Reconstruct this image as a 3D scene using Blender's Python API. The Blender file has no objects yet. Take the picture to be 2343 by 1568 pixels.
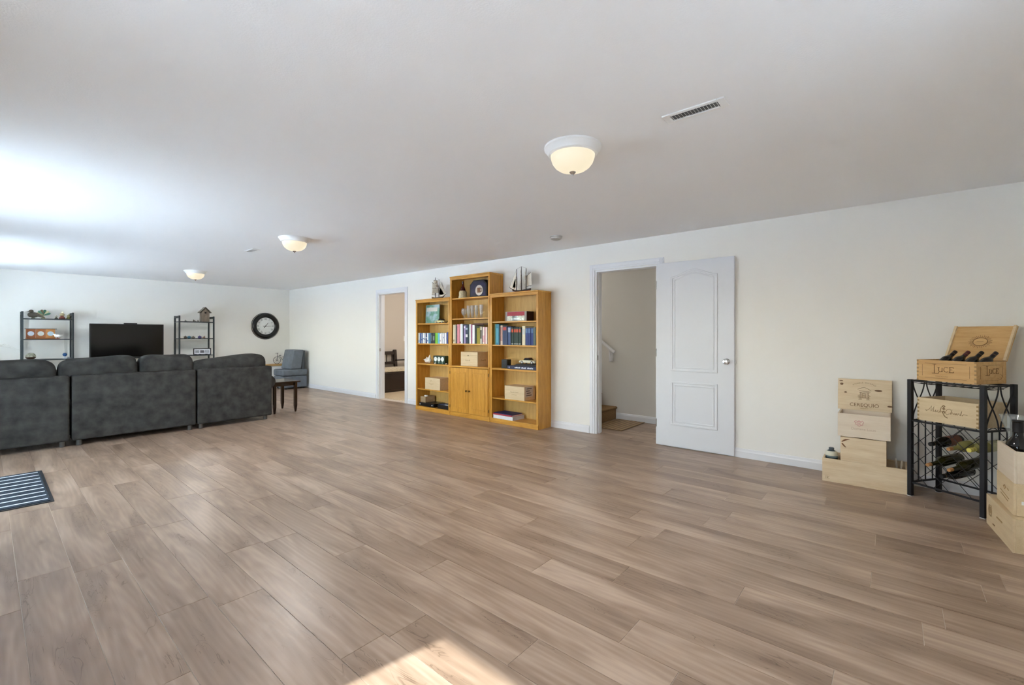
import bpy, math, random
from mathutils import Vector, Matrix, noise
random.seed(7)
sc = bpy.context.scene
COL = sc.collection
PI = math.pi
def R(d): return math.radians(d)

# ------------------------------------------------------------------ camera
cd = bpy.data.cameras.new('camera'); cam = bpy.data.objects.new('camera', cd); COL.objects.link(cam)
cd.sensor_width = 36.0; cd.lens = 1025.0 / 2343.0 * 36.0; cd.shift_y = -16.6 / 2343.0
cd.clip_start = 0.05
cam.location = (0, 0, 1.247); cam.rotation_euler = (R(90), 0, R(-49.603))
sc.camera = cam

# ------------------------------------------------------------------ world, sun, exposure
sc.view_settings.view_transform = 'Standard'; sc.view_settings.look = 'None'
sc.view_settings.gamma = 1.0; sc.view_settings.use_curve_mapping = False
sc.view_settings.exposure = 1.0
sc.cycles.max_bounces = 8; sc.cycles.diffuse_bounces = 6; sc.cycles.glossy_bounces = 3
sc.cycles.use_light_tree = False; sc.cycles.use_adaptive_sampling = True; sc.cycles.adaptive_threshold = 0.1
sc.cycles.transparent_max_bounces = 8; sc.cycles.sample_clamp_indirect = 40.0
w = bpy.data.worlds.new('world'); sc.world = w; w.use_nodes = True
nt = w.node_tree; nt.nodes.clear()
sky = nt.nodes.new('ShaderNodeTexSky'); sky.sky_type = 'NISHITA'; sky.sun_disc = False
sky.sun_elevation = R(44); sky.sun_rotation = R(281); sky.air_density = 1.0; sky.dust_density = 0.6
hs = nt.nodes.new('ShaderNodeHueSaturation'); hs.inputs['Saturation'].default_value = 0.8
bg = nt.nodes.new('ShaderNodeBackground'); bg.inputs[1].default_value = 0.75
wo = nt.nodes.new('ShaderNodeOutputWorld')
nt.links.new(sky.outputs[0], hs.inputs['Color']); nt.links.new(hs.outputs[0], bg.inputs[0]); nt.links.new(bg.outputs[0], wo.inputs[0])
sd = bpy.data.lights.new('sun', 'SUN'); sd.energy = 19.0; sd.angle = R(0.9); sd.color = (1.0, 1.0, 1.0)
sun = bpy.data.objects.new('sun', sd); COL.objects.link(sun); sun.location = (-8, 3, 9)
el = R(44.3); az = Vector((0.982, -0.189))
sun.rotation_euler = Vector((az.x * math.cos(el), az.y * math.cos(el), -math.sin(el))).to_track_quat('-Z', 'Y').to_euler()
WINDOWS = [(0.55, 1.845, 0.80, 2.05), (4.2, 6.4, 0.04, 2.08), (8.0, 10.8, 0.55, 2.10)]   # y0, y1, z0, z1 in the left wall
for (y0, y1, z0, z1) in WINDOWS:
    pd = bpy.data.lights.new('window_portal', 'AREA'); pd.shape = 'RECTANGLE'; pd.size = z1 - z0; pd.size_y = y1 - y0
    pd.cycles.is_portal = True
    po = bpy.data.objects.new('window_portal', pd); COL.objects.link(po)
    po.location = (-0.84, (y0 + y1) / 2, (z0 + z1) / 2); po.rotation_euler = (0, R(-90), 0)

FILLWIN = (1.2, 1.8, 1.15, 2.05)                                                          # x0, x1, z0, z1 of an unseen window added to brighten the ceiling
pd = bpy.data.lights.new('window_portal', 'AREA'); pd.shape = 'RECTANGLE'; pd.size = FILLWIN[1] - FILLWIN[0]; pd.size_y = FILLWIN[3] - FILLWIN[2]; pd.cycles.is_portal = True
po = bpy.data.objects.new('window_portal', pd); COL.objects.link(po); po.location = (1.5, -0.99, 1.6); po.rotation_euler = (R(90), 0, 0)

# ------------------------------------------------------------------ materials
def lin(c):
    if isinstance(c, str):
        c = c.lstrip('#'); c = [int(c[i:i + 2], 16) / 255 for i in (0, 2, 4)]
        return tuple(x / 12.92 if x <= 0.04045 else ((x + 0.055) / 1.055) ** 2.4 for x in c)
    return tuple(c)
def _new(name):
    m = bpy.data.materials.new(name); m.use_nodes = True
    b = m.node_tree.nodes['Principled BSDF']
    return m, m.node_tree, b
_cache = {}
def plain(name, col, rough=0.6, metal=0.0, spec=0.5, var=0.04, vscale=6.0, bump=0.0, bscale=200.0, coat=0.0):
    if name in _cache: return _cache[name]
    m, t, b = _new(name); c = lin(col)
    b.inputs['Roughness'].default_value = rough; b.inputs['Metallic'].default_value = metal
    b.inputs['Specular IOR Level'].default_value = spec; b.inputs['Coat Weight'].default_value = coat
    tc = t.nodes.new('ShaderNodeTexCoord')
    n = t.nodes.new('ShaderNodeTexNoise'); n.inputs['Scale'].default_value = vscale; n.inputs['Detail'].default_value = 3
    t.links.new(tc.outputs['Object'], n.inputs['Vector'])
    r = t.nodes.new('ShaderNodeValToRGB')
    r.color_ramp.elements[0].position = 0.3; r.color_ramp.elements[1].position = 0.7
    r.color_ramp.elements[0].color = (*[max(0, x * (1 - var)) for x in c], 1); r.color_ramp.elements[1].color = (*[min(1, x * (1 + var)) for x in c], 1)
    t.links.new(n.outputs['Fac'], r.inputs['Fac']); t.links.new(r.outputs['Color'], b.inputs['Base Color'])
    if bump > 0:
        n2 = t.nodes.new('ShaderNodeTexNoise'); n2.inputs['Scale'].default_value = bscale; n2.inputs['Detail'].default_value = 2
        t.links.new(tc.outputs['Object'], n2.inputs['Vector'])
        bp = t.nodes.new('ShaderNodeBump'); bp.inputs['Strength'].default_value = bump; bp.inputs['Distance'].default_value = 0.004
        t.links.new(n2.outputs['Fac'], bp.inputs['Height']); t.links.new(bp.outputs['Normal'], b.inputs['Normal'])
    _cache[name] = m
    return m
def wood(name, dark, light, axis='X', scale=1.0, rough=0.45, contrast=1.0, coat=0.0, knots=0.0, randomize=False):
    """straight grained wood: noise stretched along one object axis"""
    if name in _cache: return _cache[name]
    m, t, b = _new(name); L = t.links
    b.inputs['Roughness'].default_value = rough; b.inputs['Coat Weight'].default_value = coat
    tc = t.nodes.new('ShaderNodeTexCoord'); src = tc.outputs['Object']
    if randomize:
        oi = t.nodes.new('ShaderNodeObjectInfo'); mu = t.nodes.new('ShaderNodeVectorMath'); mu.operation = 'SCALE'
        cx = t.nodes.new('ShaderNodeCombineXYZ')
        for i in range(3): L.new(oi.outputs['Random'], cx.inputs[i])
        L.new(cx.outputs[0], mu.inputs[0]); mu.inputs['Scale'].default_value = 37.0
        ad = t.nodes.new('ShaderNodeVectorMath'); ad.operation = 'ADD'; L.new(src, ad.inputs[0]); L.new(mu.outputs[0], ad.inputs[1]); src = ad.outputs[0]
    mp = t.nodes.new('ShaderNodeMapping'); s = [14 * scale] * 3; s['XYZ'.index(axis)] = 1.3 * scale; mp.inputs['Scale'].default_value = s
    L.new(src, mp.inputs['Vector'])
    n1 = t.nodes.new('ShaderNodeTexNoise'); n1.inputs['Scale'].default_value = 1.6; n1.inputs['Detail'].default_value = 6; n1.inputs['Distortion'].default_value = 0.6
    L.new(mp.outputs[0], n1.inputs['Vector'])
    n2 = t.nodes.new('ShaderNodeTexNoise'); n2.inputs['Scale'].default_value = 9.0; n2.inputs['Detail'].default_value = 4
    L.new(mp.outputs[0], n2.inputs['Vector'])
    mx = t.nodes.new('ShaderNodeMix'); mx.inputs['Factor'].default_value = 0.35
    L.new(n1.outputs['Fac'], mx.inputs['A']); L.new(n2.outputs['Fac'], mx.inputs['B'])
    r = t.nodes.new('ShaderNodeValToRGB'); h = 0.17 / contrast
    r.color_ramp.elements[0].position = max(0.0, 0.5 - h); r.color_ramp.elements[1].position = min(1.0, 0.5 + h)
    r.color_ramp.elements[0].color = (*lin(dark), 1); r.color_ramp.elements[1].color = (*lin(light), 1)
    L.new(mx.outputs['Result'], r.inputs['Fac']); out = r.outputs['Color']
    if knots > 0:
        mp2 = t.nodes.new('ShaderNodeMapping'); s2 = [7.0] * 3; s2['XYZ'.index(axis)] = 4.0; mp2.inputs['Scale'].default_value = s2
        L.new(src, mp2.inputs['Vector'])
        v = t.nodes.new('ShaderNodeTexVoronoi'); v.inputs['Scale'].default_value = 1.0; L.new(mp2.outputs[0], v.inputs['Vector'])
        kr = t.nodes.new('ShaderNodeValToRGB'); kr.color_ramp.elements[0].position = 0.03; kr.color_ramp.elements[1].position = 0.16
        kr.color_ramp.elements[0].color = (knots, knots, knots, 1); kr.color_ramp.elements[1].color = (0, 0, 0, 1)
        L.new(v.outputs['Distance'], kr.inputs['Fac'])
        mk = t.nodes.new('ShaderNodeMix'); mk.data_type = 'RGBA'; L.new(kr.outputs['Color'], mk.inputs['Factor']); L.new(out, mk.inputs['A'])
        mk.inputs['B'].default_value = (*[x * 0.35 for x in lin(dark)], 1); out = mk.outputs['Result']
    L.new(out, b.inputs['Base Color'])
    bp = t.nodes.new('ShaderNodeBump'); bp.inputs['Strength'].default_value = 0.06; bp.inputs['Distance'].default_value = 0.002
    L.new(n2.outputs['Fac'], bp.inputs['Height']); L.new(bp.outputs['Normal'], b.inputs['Normal'])
    _cache[name] = m
    return m
def floor_material():
    m, t, b = _new('laminate_oak'); L = t.links
    b.inputs['Roughness'].default_value = 0.3; b.inputs['Specular IOR Level'].default_value = 0.5
    tc = t.nodes.new('ShaderNodeTexCoord'); oi = t.nodes.new('ShaderNodeObjectInfo')
    cx = t.nodes.new('ShaderNodeCombineXYZ'); L.new(oi.outputs['Random'], cx.inputs[0]); L.new(oi.outputs['Random'], cx.inputs[1])
    sc1 = t.nodes.new('ShaderNodeVectorMath'); sc1.operation = 'SCALE'; sc1.inputs['Scale'].default_value = 53.0; L.new(cx.outputs[0], sc1.inputs[0])
    geo = t.nodes.new('ShaderNodeVectorMath'); geo.operation = 'ADD'; L.new(tc.outputs['Object'], geo.inputs[0]); L.new(sc1.outputs[0], geo.inputs[1])
    def mapping(s):
        mp = t.nodes.new('ShaderNodeMapping'); mp.inputs['Scale'].default_value = s; L.new(geo.outputs[0], mp.inputs['Vector']); return mp.outputs[0]
    def nz(vec, scale, detail=4, dist=0.0):
        n = t.nodes.new('ShaderNodeTexNoise'); n.inputs['Scale'].default_value = scale; n.inputs['Detail'].default_value = detail; n.inputs['Distortion'].default_value = dist
        L.new(vec, n.inputs['Vector']); return n.outputs['Fac']
    def math_(op, a, bb):
        n = t.nodes.new('ShaderNodeMath'); n.operation = op
        for i, v in enumerate((a, bb)):
            if isinstance(v, (int, float)): n.inputs[i].default_value = v
            else: L.new(v, n.inputs[i])
        return n.outputs[0]
    big = nz(mapping((4.2, 0.8, 1)), 1.5, 2, 0.8)            # soft clouds along the plank
    grain = nz(mapping((26, 0.9, 1)), 1.5, 3, 0.0)           # straight grain
    wv = t.nodes.new('ShaderNodeTexWave'); wv.wave_type = 'RINGS'; wv.inputs['Scale'].default_value = 2.2
    wv.inputs['Distortion'].default_value = 3.0; wv.inputs['Detail'].default_value = 1; wv.inputs['Detail Scale'].default_value = 1.4
    wv.rings_direction = 'Z'
    fr_ = math_('FRACT', math_('MULTIPLY', oi.outputs['Random'], 9.0), 0.0)
    cc = t.nodes.new('ShaderNodeCombineXYZ'); L.new(math_('MULTIPLY', math_('SUBTRACT', oi.outputs['Random'], 0.5), 0.22), cc.inputs[0]); L.new(math_('MULTIPLY', math_('SUBTRACT', fr_, 0.5), 1.1), cc.inputs[1])
    va = t.nodes.new('ShaderNodeVectorMath'); va.operation = 'ADD'; L.new(tc.outputs['Object'], va.inputs[0]); L.new(cc.outputs[0], va.inputs[1])
    vm = t.nodes.new('ShaderNodeMapping'); vm.inputs['Scale'].default_value = (6.0, 0.75, 1); L.new(va.outputs[0], vm.inputs['Vector']); L.new(vm.outputs[0], wv.inputs['Vector'])
    cath = wv.outputs['Fac']
    s = math_('MULTIPLY', big, 0.62)
    s = math_('ADD', s, math_('MULTIPLY', grain, 0.34))
    s = math_('ADD', s, math_('MULTIPLY', cath, 0.045))
    s = math_('ADD', s, math_('MULTIPLY', math_('SUBTRACT', oi.outputs['Random'], 0.5), 0.10))
    r = t.nodes.new('ShaderNodeValToRGB'); e = r.color_ramp.elements
    e[0].position = 0.30; e[0].color = (*lin('#7F6957'), 1); e[1].position = 0.70; e[1].color = (*lin('#BCA692'), 1)
    mid = e.new(0.5); mid.color = (*lin('#9D8672'), 1)
    L.new(s, r.inputs['Fac'])
    # dark hairline cracks and knots
    v = t.nodes.new('ShaderNodeTexVoronoi'); v.inputs['Scale'].default_value = 1.0; L.new(mapping((6.0, 2.2, 1)), v.inputs['Vector'])
    kr = t.nodes.new('ShaderNodeValToRGB'); kr.color_ramp.elements[0].position = 0.02; kr.color_ramp.elements[1].position = 0.13
    kr.color_ramp.elements[0].color = (1, 1, 1, 1); kr.color_ramp.elements[1].color = (0, 0, 0, 1); L.new(v.outputs['Distance'], kr.inputs['Fac'])
    crack = nz(mapping((14, 2.4, 1)), 1.2, 2, 1.6)
    cr = t.nodes.new('ShaderNodeValToRGB'); ce = cr.color_ramp.elements
    ce[0].position = 0.487; ce[0].color = (0, 0, 0, 1); ce[1].position = 0.513; ce[1].color = (0, 0, 0, 1); cm = ce.new(0.5); cm.color = (1, 1, 1, 1)
    L.new(crack, cr.inputs['Fac'])
    gate = t.nodes.new('ShaderNodeValToRGB'); gate.color_ramp.elements[0].position = 0.40; gate.color_ramp.elements[1].position = 0.46
    gate.color_ramp.elements[0].color = (1, 1, 1, 1); gate.color_ramp.elements[1].color = (0, 0, 0, 1)
    L.new(big, gate.inputs['Fac'])
    mask = math_('ADD', math_('MULTIPLY', kr.outputs['Color'], 0.55), math_('MULTIPLY', math_('MULTIPLY', cr.outputs['Color'], gate.outputs['Color']), 0.75))
    mk = t.nodes.new('ShaderNodeMix'); mk.data_type = 'RGBA'; mk.clamp_factor = True
    L.new(mask, mk.inputs['Factor']); L.new(r.outputs['Color'], mk.inputs['A']); mk.inputs['B'].default_value = (*lin('#63503F'), 1)
    L.new(mk.outputs['Result'], b.inputs['Base Color'])
    rr = t.nodes.new('ShaderNodeMapRange'); rr.inputs['To Min'].default_value = 0.30; rr.inputs['To Max'].default_value = 0.40; L.new(grain, rr.inputs['Value'])
    L.new(rr.outputs[0], b.inputs['Roughness'])
    return m
def emitter(name, col, strength):
    m, t, b = _new(name)
    b.inputs['Base Color'].default_value = (.22, .21, .18, 1); b.inputs['Roughness'].default_value = 0.35
    b.inputs['Emission Color'].default_value = (*lin(col), 1); b.inputs['Emission Strength'].default_value = strength
    return m
def glass(name, tint=(0.9, 0.95, 0.93), milky=0.0, rough=0.02):
    """thin pane / thin walled glass: mostly clear with mirror-like sheen at grazing angles"""
    if name in _cache: return _cache[name]
    m = bpy.data.materials.new(name); m.use_nodes = True; t = m.node_tree; t.nodes.clear()
    tr = t.nodes.new('ShaderNodeBsdfTransparent'); tr.inputs[0].default_value = (*tint, 1)
    gl = t.nodes.new('ShaderNodeBsdfGlossy'); gl.inputs['Roughness'].default_value = rough
    lw = t.nodes.new('ShaderNodeLayerWeight'); lw.inputs['Blend'].default_value = 0.5
    pw_ = t.nodes.new('ShaderNodeMath'); pw_.operation = 'POWER'; pw_.inputs[1].default_value = 4.0; t.links.new(lw.outputs['Facing'], pw_.inputs[0])
    fr = t.nodes.new('ShaderNodeMath'); fr.operation = 'MULTIPLY_ADD'; fr.inputs[1].default_value = 0.7; fr.inputs[2].default_value = 0.03; t.links.new(pw_.outputs[0], fr.inputs[0])
    mx = t.nodes.new('ShaderNodeMixShader'); o = t.nodes.new('ShaderNodeOutputMaterial')
    t.links.new(fr.outputs[0], mx.inputs[0]); t.links.new(tr.outputs[0], mx.inputs[1]); t.links.new(gl.outputs[0], mx.inputs[2]); t.links.new(mx.outputs[0], o.inputs[0])
    if milky > 0:
        df = t.nodes.new('ShaderNodeBsdfDiffuse'); df.inputs[0].default_value = (.9, .92, .92, 1); m2 = t.nodes.new('ShaderNodeMixShader'); m2.inputs[0].default_value = milky
        t.links.new(mx.outputs[0], m2.inputs[1]); t.links.new(df.outputs[0], m2.inputs[2]); t.links.new(m2.outputs[0], o.inputs[0])
    _cache[name] = m
    return m

M = {}
M['wall'] = plain('wall_paint', '#EDEBE5', 0.75, var=0.008, vscale=1.2)
M['ceil'] = plain('ceiling_paint', '#F3F4F5', 0.85, var=0.008, vscale=1.0, bump=0.18, bscale=130)
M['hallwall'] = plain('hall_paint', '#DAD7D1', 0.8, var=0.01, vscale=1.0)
M['tanwall'] = plain('tan_paint', '#CDC4B9', 0.8, var=0.01, vscale=1.0)
M['trim'] = plain('white_trim', '#E4E5E8', 0.38, var=0.006)
M['doorwhite'] = plain('door_white', '#DDDFE3', 0.42, var=0.006, vscale=2.0)
M['floor'] = floor_material()
M['subfloor'] = plain('plank_joint', '#CDBFB0', 0.7)  # pale tone stands in for the shine of the bevelled joints
M['oak'] = wood('honey_oak_upright', '#B67E26', '#DBA244', 'Z', 1.6, 0.38, 0.9, coat=0.1)
M['oakh'] = wood('honey_oak_level', '#B67E26', '#DDA547', 'X', 1.6, 0.38, 1.0, coat=0.15)
M['oakback'] = wood('pale_oak_back', '#BE9650','#D6B26A', 'Z', 1.3, 0.5, 0.9)
M['pine'] = wood('pine_box', '#CFB68F', '#E0CBA6', 'X', 1.3, 0.6, 0.9, knots=0.0, randomize=True)
M['pineknot'] = wood('knotty_pine', '#D2B892', '#E6D3B4', 'X', 1.0, 0.6, 1.0, knots=0.0, randomize=True)
M['pinedeep'] = wood('honey_pine', '#C2955A', '#D8B27A', 'X', 1.3, 0.55, 1.0, randomize=True)
M['pinepale'] = wood('pale_pine', '#D9C7B0', '#E6D8C4', 'X', 1.0, 0.65, 0.8, randomize=True)
M['burn'] = plain('burnt_print', '#7A5A32', 0.8)
M['burnsoft'] = plain('faded_print', '#A5885C', 0.8)
M['pinkprint'] = plain('pink_print', '#D69C97', 0.8)
M['fadedprint'] = plain('very_faded_print', '#C3AD96', 0.8)
M['darkwood'] = wood('espresso_wood', '#1B100C', '#2E1C15', 'Z', 1.5, 0.2, 1.0, coat=0.3)
M['blackmetal'] = plain('black_iron', '#1D1D22', 0.45, metal=0.3, var=0.06)
M['rackmetal'] = plain('charcoal_steel', '#343B3E', 0.45, metal=0.3, var=0.05)
M['chrome'] = plain('brushed_nickel', '#C4C4C6', 0.25, metal=1.0)
M['brass'] = plain('antique_brass', '#6E5630', 0.35, metal=0.9)
M['black'] = plain('black_plastic', '#0C0D10', 0.35)
M['screen'] = plain('tv_screen', '#050506', 0.12, spec=0.6, var=0.0)
M['white'] = plain('white_gloss', '#F2F2F0', 0.35, var=0.01)
M['sofa'] = plain('sofa_chenille', '#403F3D', 0.95, spec=0.15, var=0.38, vscale=9.0, bump=0.5, bscale=260)
M['sofadark'] = plain('sofa_seam', '#2E302F', 0.95, spec=0.1)
M['chairgrey'] = plain('slate_velvet', '#70767E', 0.9, spec=0.2, var=0.14, vscale=8.0, bump=0.3, bscale=240)
M['carpet'] = plain('stair_carpet', '#8A6F50', 1.0, spec=0.05, var=0.25, vscale=90, bump=0.6, bscale=300)
M['beigecarpet'] = plain('beige_carpet', '#C6B398', 1.0, spec=0.05, var=0.12, vscale=60, bump=0.5, bscale=260)
M['paper'] = plain('paper', '#E9E4D8', 0.8)
M['ground'] = plain('patio_concrete', '#DBE7F5', 0.9, var=0.1, vscale=1.5)
M['shaderoof'] = plain('shade_roof_paint', '#D9D6CE', 0.8)
M['pane'] = glass('window_glass', (0.96, 0.98, 0.97))
M['clearglass'] = glass('clear_glassware', (0.95, 0.97, 0.97), milky=0.10)
sm_ = bpy.data.materials.new('sun_dimmer'); sm_.use_nodes = True; t_ = sm_.node_tree; t_.nodes.clear()
a_ = t_.nodes.new('ShaderNodeBsdfTransparent'); a_.inputs[0].default_value = (.56, .56, .56, 1); o_ = t_.nodes.new('ShaderNodeOutputMaterial'); t_.links.new(a_.outputs[0], o_.inputs[0]); M['dimmersheet'] = sm_  # flat grey tint that weakens sunlight
M['bulb'] = emitter('lit_alabaster_bowl', '#FFF0CE', 0.42)
def colour(hexs, rough=0.5): return plain('dye_' + hexs.strip('#') + ('' if rough == 0.5 else '_%d' % int(rough * 100)), hexs, rough, var=0.05, vscale=25)

# ------------------------------------------------------------------ mesh builder
class MB:
    def __init__(self): self.v = []; self.f = []; self.m = Matrix.Identity(4)
    def _add(self, vs, fs):
        o = len(self.v); self.v += [tuple(self.m @ Vector(p)) for p in vs]; self.f += [tuple(i + o for i in f) for f in fs]; return self
    def at(self, m): self.m = m; return self
    def box(self, x0, x1, y0, y1, z0, z1):
        return self._add([(x0, y0, z0), (x1, y0, z0), (x1, y1, z0), (x0, y1, z0), (x0, y0, z1), (x1, y0, z1), (x1, y1, z1), (x0, y1, z1)],
                         [(0, 3, 2, 1), (4, 5, 6, 7), (0, 1, 5, 4), (1, 2, 6, 5), (2, 3, 7, 6), (3, 0, 4, 7)])
    def prism(self, pts, lo, hi, axis='Z'):
        """extrude a 2D outline along an axis; outline in the other two axes (XY, XZ for Y, YZ for X)"""
        n = len(pts)
        def P(a, b, c): return {'Z': (a, b, c), 'Y': (a, c, b), 'X': (c, a, b)}[axis]
        vs = [P(a, b, lo) for a, b in pts] + [P(a, b, hi) for a, b in pts]
        fs = [tuple(range(n - 1, -1, -1)), tuple(range(n, 2 * n))] + [(i, (i + 1) % n, n + (i + 1) % n, n + i) for i in range(n)]
        return self._add(vs, fs)
    def ring(self, outer, inner, lo, hi, axis='Y'):
        """flat frame between two outlines of equal count"""
        n = len(outer)
        def P(a, b, c): return {'Z': (a, b, c), 'Y': (a, c, b), 'X': (c, a, b)}[axis]
        vs = [P(*p, lo) for p in outer] + [P(*p, lo) for p in inner] + [P(*p, hi) for p in outer] + [P(*p, hi) for p in inner]
        fs = []
        for i in range(n):
            j = (i + 1) % n
            fs += [(i, j, n + j, n + i), (2 * n + i, 3 * n + i, 3 * n + j, 2 * n + j), (i, 2 * n + i, 2 * n + j, j), (n + i, n + j, 3 * n + j, 3 * n + i)]
        return self._add(vs, fs)
    def tube(self, pts, r, n=8, closed=False, cap=True):
        pts = [Vector(p) for p in pts]; k = len(pts); rr = r if isinstance(r, (list, tuple)) else [r] * k
        vs = []; up = None
        for i, p in enumerate(pts):
            a = pts[(i - 1) % k] if (closed or i > 0) else pts[i]; b = pts[(i + 1) % k] if (closed or i < k - 1) else pts[i]
            d = (b - a).normalized()
            if up is None:
                up = Vector((0, 0, 1)) if abs(d.z) < 0.9 else Vector((1, 0, 0))
            s = d.cross(up)
            if s.length < 1e-5: s = d.orthogonal()
            s.normalize(); up = s.cross(d).normalized()
            vs += [p + (s * math.cos(2 * PI * j / n) + up * math.sin(2 * PI * j / n)) * rr[i] for j in range(n)]
        fs = []
        for i in range(k if closed else k - 1):
            for j in range(n):
                a, b = i * n + j, i * n + (j + 1) % n; c, d_ = ((i + 1) % k) * n + (j + 1) % n, ((i + 1) % k) * n + j
                fs.append((a, b, c, d_))
        if cap and not closed: fs += [tuple(range(n - 1, -1, -1)), tuple((k - 1) * n + j for j in range(n))]
        return self._add(vs, fs)
    def lathe(self, prof, n=24, c=(0, 0, 0), cap=True):
        vs = []; fs = []
        for r, z in prof: vs += [(c[0] + max(r, 1e-5) * math.cos(2 * PI * j / n), c[1] + max(r, 1e-5) * math.sin(2 * PI * j / n), c[2] + z) for j in range(n)]
        for i in range(len(prof) - 1):
            for j in range(n): fs.append((i * n + j, i * n + (j + 1) % n, (i + 1) * n + (j + 1) % n, (i + 1) * n + j))
        if cap and prof[0][0] > 1e-4: fs.append(tuple(range(n - 1, -1, -1)))
        if cap and prof[-1][0] > 1e-4: fs.append(tuple((len(prof) - 1) * n + j for j in range(n)))
        return self._add(vs, fs)
    def blob(self, c, s, e=1.0, nu=24, nv=14, lump=0.0, seed=0.0):
        """superellipsoid; e<1 gives a cushion-like box"""
        def pw(x): return math.copysign(abs(x) ** e, x)
        vs = []; fs = []
        for i in range(nv + 1):
            ph = -PI / 2 + PI * i / nv
            for j in range(nu):
                th = 2 * PI * j / nu
                p = Vector((pw(math.cos(ph)) * pw(math.cos(th)), pw(math.cos(ph)) * pw(math.sin(th)), pw(math.sin(ph))))
                k = 1 + lump * noise.noise(p * 1.7 + Vector((seed, seed * 2, 0)))
                vs.append((c[0] + s[0] * p.x * k, c[1] + s[1] * p.y * k, c[2] + s[2] * p.z * k))
        for i in range(nv):
            for j in range(nu): fs.append((i * nu + j, i * nu + (j + 1) % nu, (i + 1) * nu + (j + 1) % nu, (i + 1) * nu + j))
        return self._add(vs, fs)
    def loft(self, secs):
        """skin a list of closed sections (equal point count)"""
        n = len(secs[0]); vs = [p for s in secs for p in s]; fs = []
        for i in range(len(secs) - 1):
            for j in range(n): fs.append((i * n + j, i * n + (j + 1) % n, (i + 1) * n + (j + 1) % n, (i + 1) * n + j))
        fs += [tuple(range(n - 1, -1, -1)), tuple((len(secs) - 1) * n + j for j in range(n))]
        return self._add(vs, fs)
    def mesh(self, name, smooth=False):
        me = bpy.data.meshes.new(name); me.from_pydata(self.v, [], self.f); me.validate()
        import bmesh
        bm = bmesh.new(); bm.from_mesh(me); bmesh.ops.remove_doubles(bm, verts=bm.verts, dist=2e-6); bmesh.ops.recalc_face_normals(bm, faces=bm.faces); bm.to_mesh(me); bm.free()
        if smooth:
            for p in me.polygons: p.use_smooth = True
            me.set_sharp_from_angle(angle=R(38))
        return me
    def build(self, name, mat, parent=None, smooth=False, bevel=0.0, seg=2, label=None, subsurf=0):
        me = self.mesh(name, smooth or bevel > 0)
        o = bpy.data.objects.new(name, me); COL.objects.link(o)
        me.materials.append(M[mat] if isinstance(mat, str) and mat in M else (colour(mat) if isinstance(mat, str) else mat))
        if bevel > 0:
            b = o.modifiers.new('bevel', 'BEVEL'); b.width = bevel; b.segments = seg; b.limit_method = 'ANGLE'; b.angle_limit = R(40)
        if subsurf:
            s = o.modifiers.new('sub', 'SUBSURF'); s.levels = subsurf; s.render_levels = subsurf
        if parent: o.parent = parent
        if label: o['label'] = label
        return o
def tag(o, label, cat, group=None, kind=None):
    o['label'] = label; o['category'] = cat
    if group: o['group'] = group
    if kind: o['kind'] = kind
    return o
def thing(name, label, cat, loc=(0, 0, 0), rz=0.0, group=None, kind=None):
    o = bpy.data.objects.new(name, None); COL.objects.link(o); o.empty_display_size = 0.1
    o.location = loc; o.rotation_euler = (0, 0, R(rz)); return tag(o, label, cat, group, kind)
def place(o, loc, rz=0.0): o.location = loc; o.rotation_euler = (0, 0, R(rz)); return o
def struct(name, mb, mat, label, cat, **k): return tag(mb.build(name, mat, **k), label, cat, kind='structure')
RW = -90.0          # rotation of things that stand against the right wall: local x = along the wall, y = into the wall

def lettering(parent, text, origin, right, up, height, mat, name='lettering', depth=0.0006, shear=0.0, stretch=1.0, spacing=1.0, label=None):
    """flat print on a face: text outline laid on the plane (origin = centre of the line), in the parent's own axes"""
    cu = bpy.data.curves.new('t', 'FONT'); cu.body = text; cu.align_x = 'CENTER'; cu.align_y = 'CENTER'
    cu.size = height * 1.4; cu.shear = shear; cu.space_character = spacing; cu.resolution_u = 3
    to = bpy.data.objects.new('t', cu); COL.objects.link(to)
    dg = bpy.context.evaluated_depsgraph_get(); me = bpy.data.meshes.new_from_object(to.evaluated_get(dg))
    bpy.data.objects.remove(to); bpy.data.curves.remove(cu)
    rt = Vector(right).normalized(); u = Vector(up).normalized(); n = rt.cross(u); og = Vector(origin)
    for v in me.vertices: v.co = og + rt * (v.co.x * stretch) + u * v.co.y + n * depth
    me.name = name; o = bpy.data.objects.new(name, me); COL.objects.link(o); me.materials.clear(); me.materials.append(M[mat] if mat in M else colour(mat)); o.parent = parent
    if label: o['label'] = label
    return o
def stroke(parent, lines, origin, right, up, r, mat, name='emblem', label=None):
    """drawn lines printed on a face: thin flat-lying tubes; lines are lists of (x, y) on the face"""
    rt = Vector(right).normalized(); u = Vector(up).normalized(); og = Vector(origin); mb = MB()
    for ln in lines: mb.tube([og + rt * a + u * b for a, b in ln], r, 5)
    return mb.build(name, mat, parent, label=label)

H = 2.39; XR = 5.0; XL = -0.65; YF = 11.67; YB = -0.80; TW = 0.13

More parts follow.
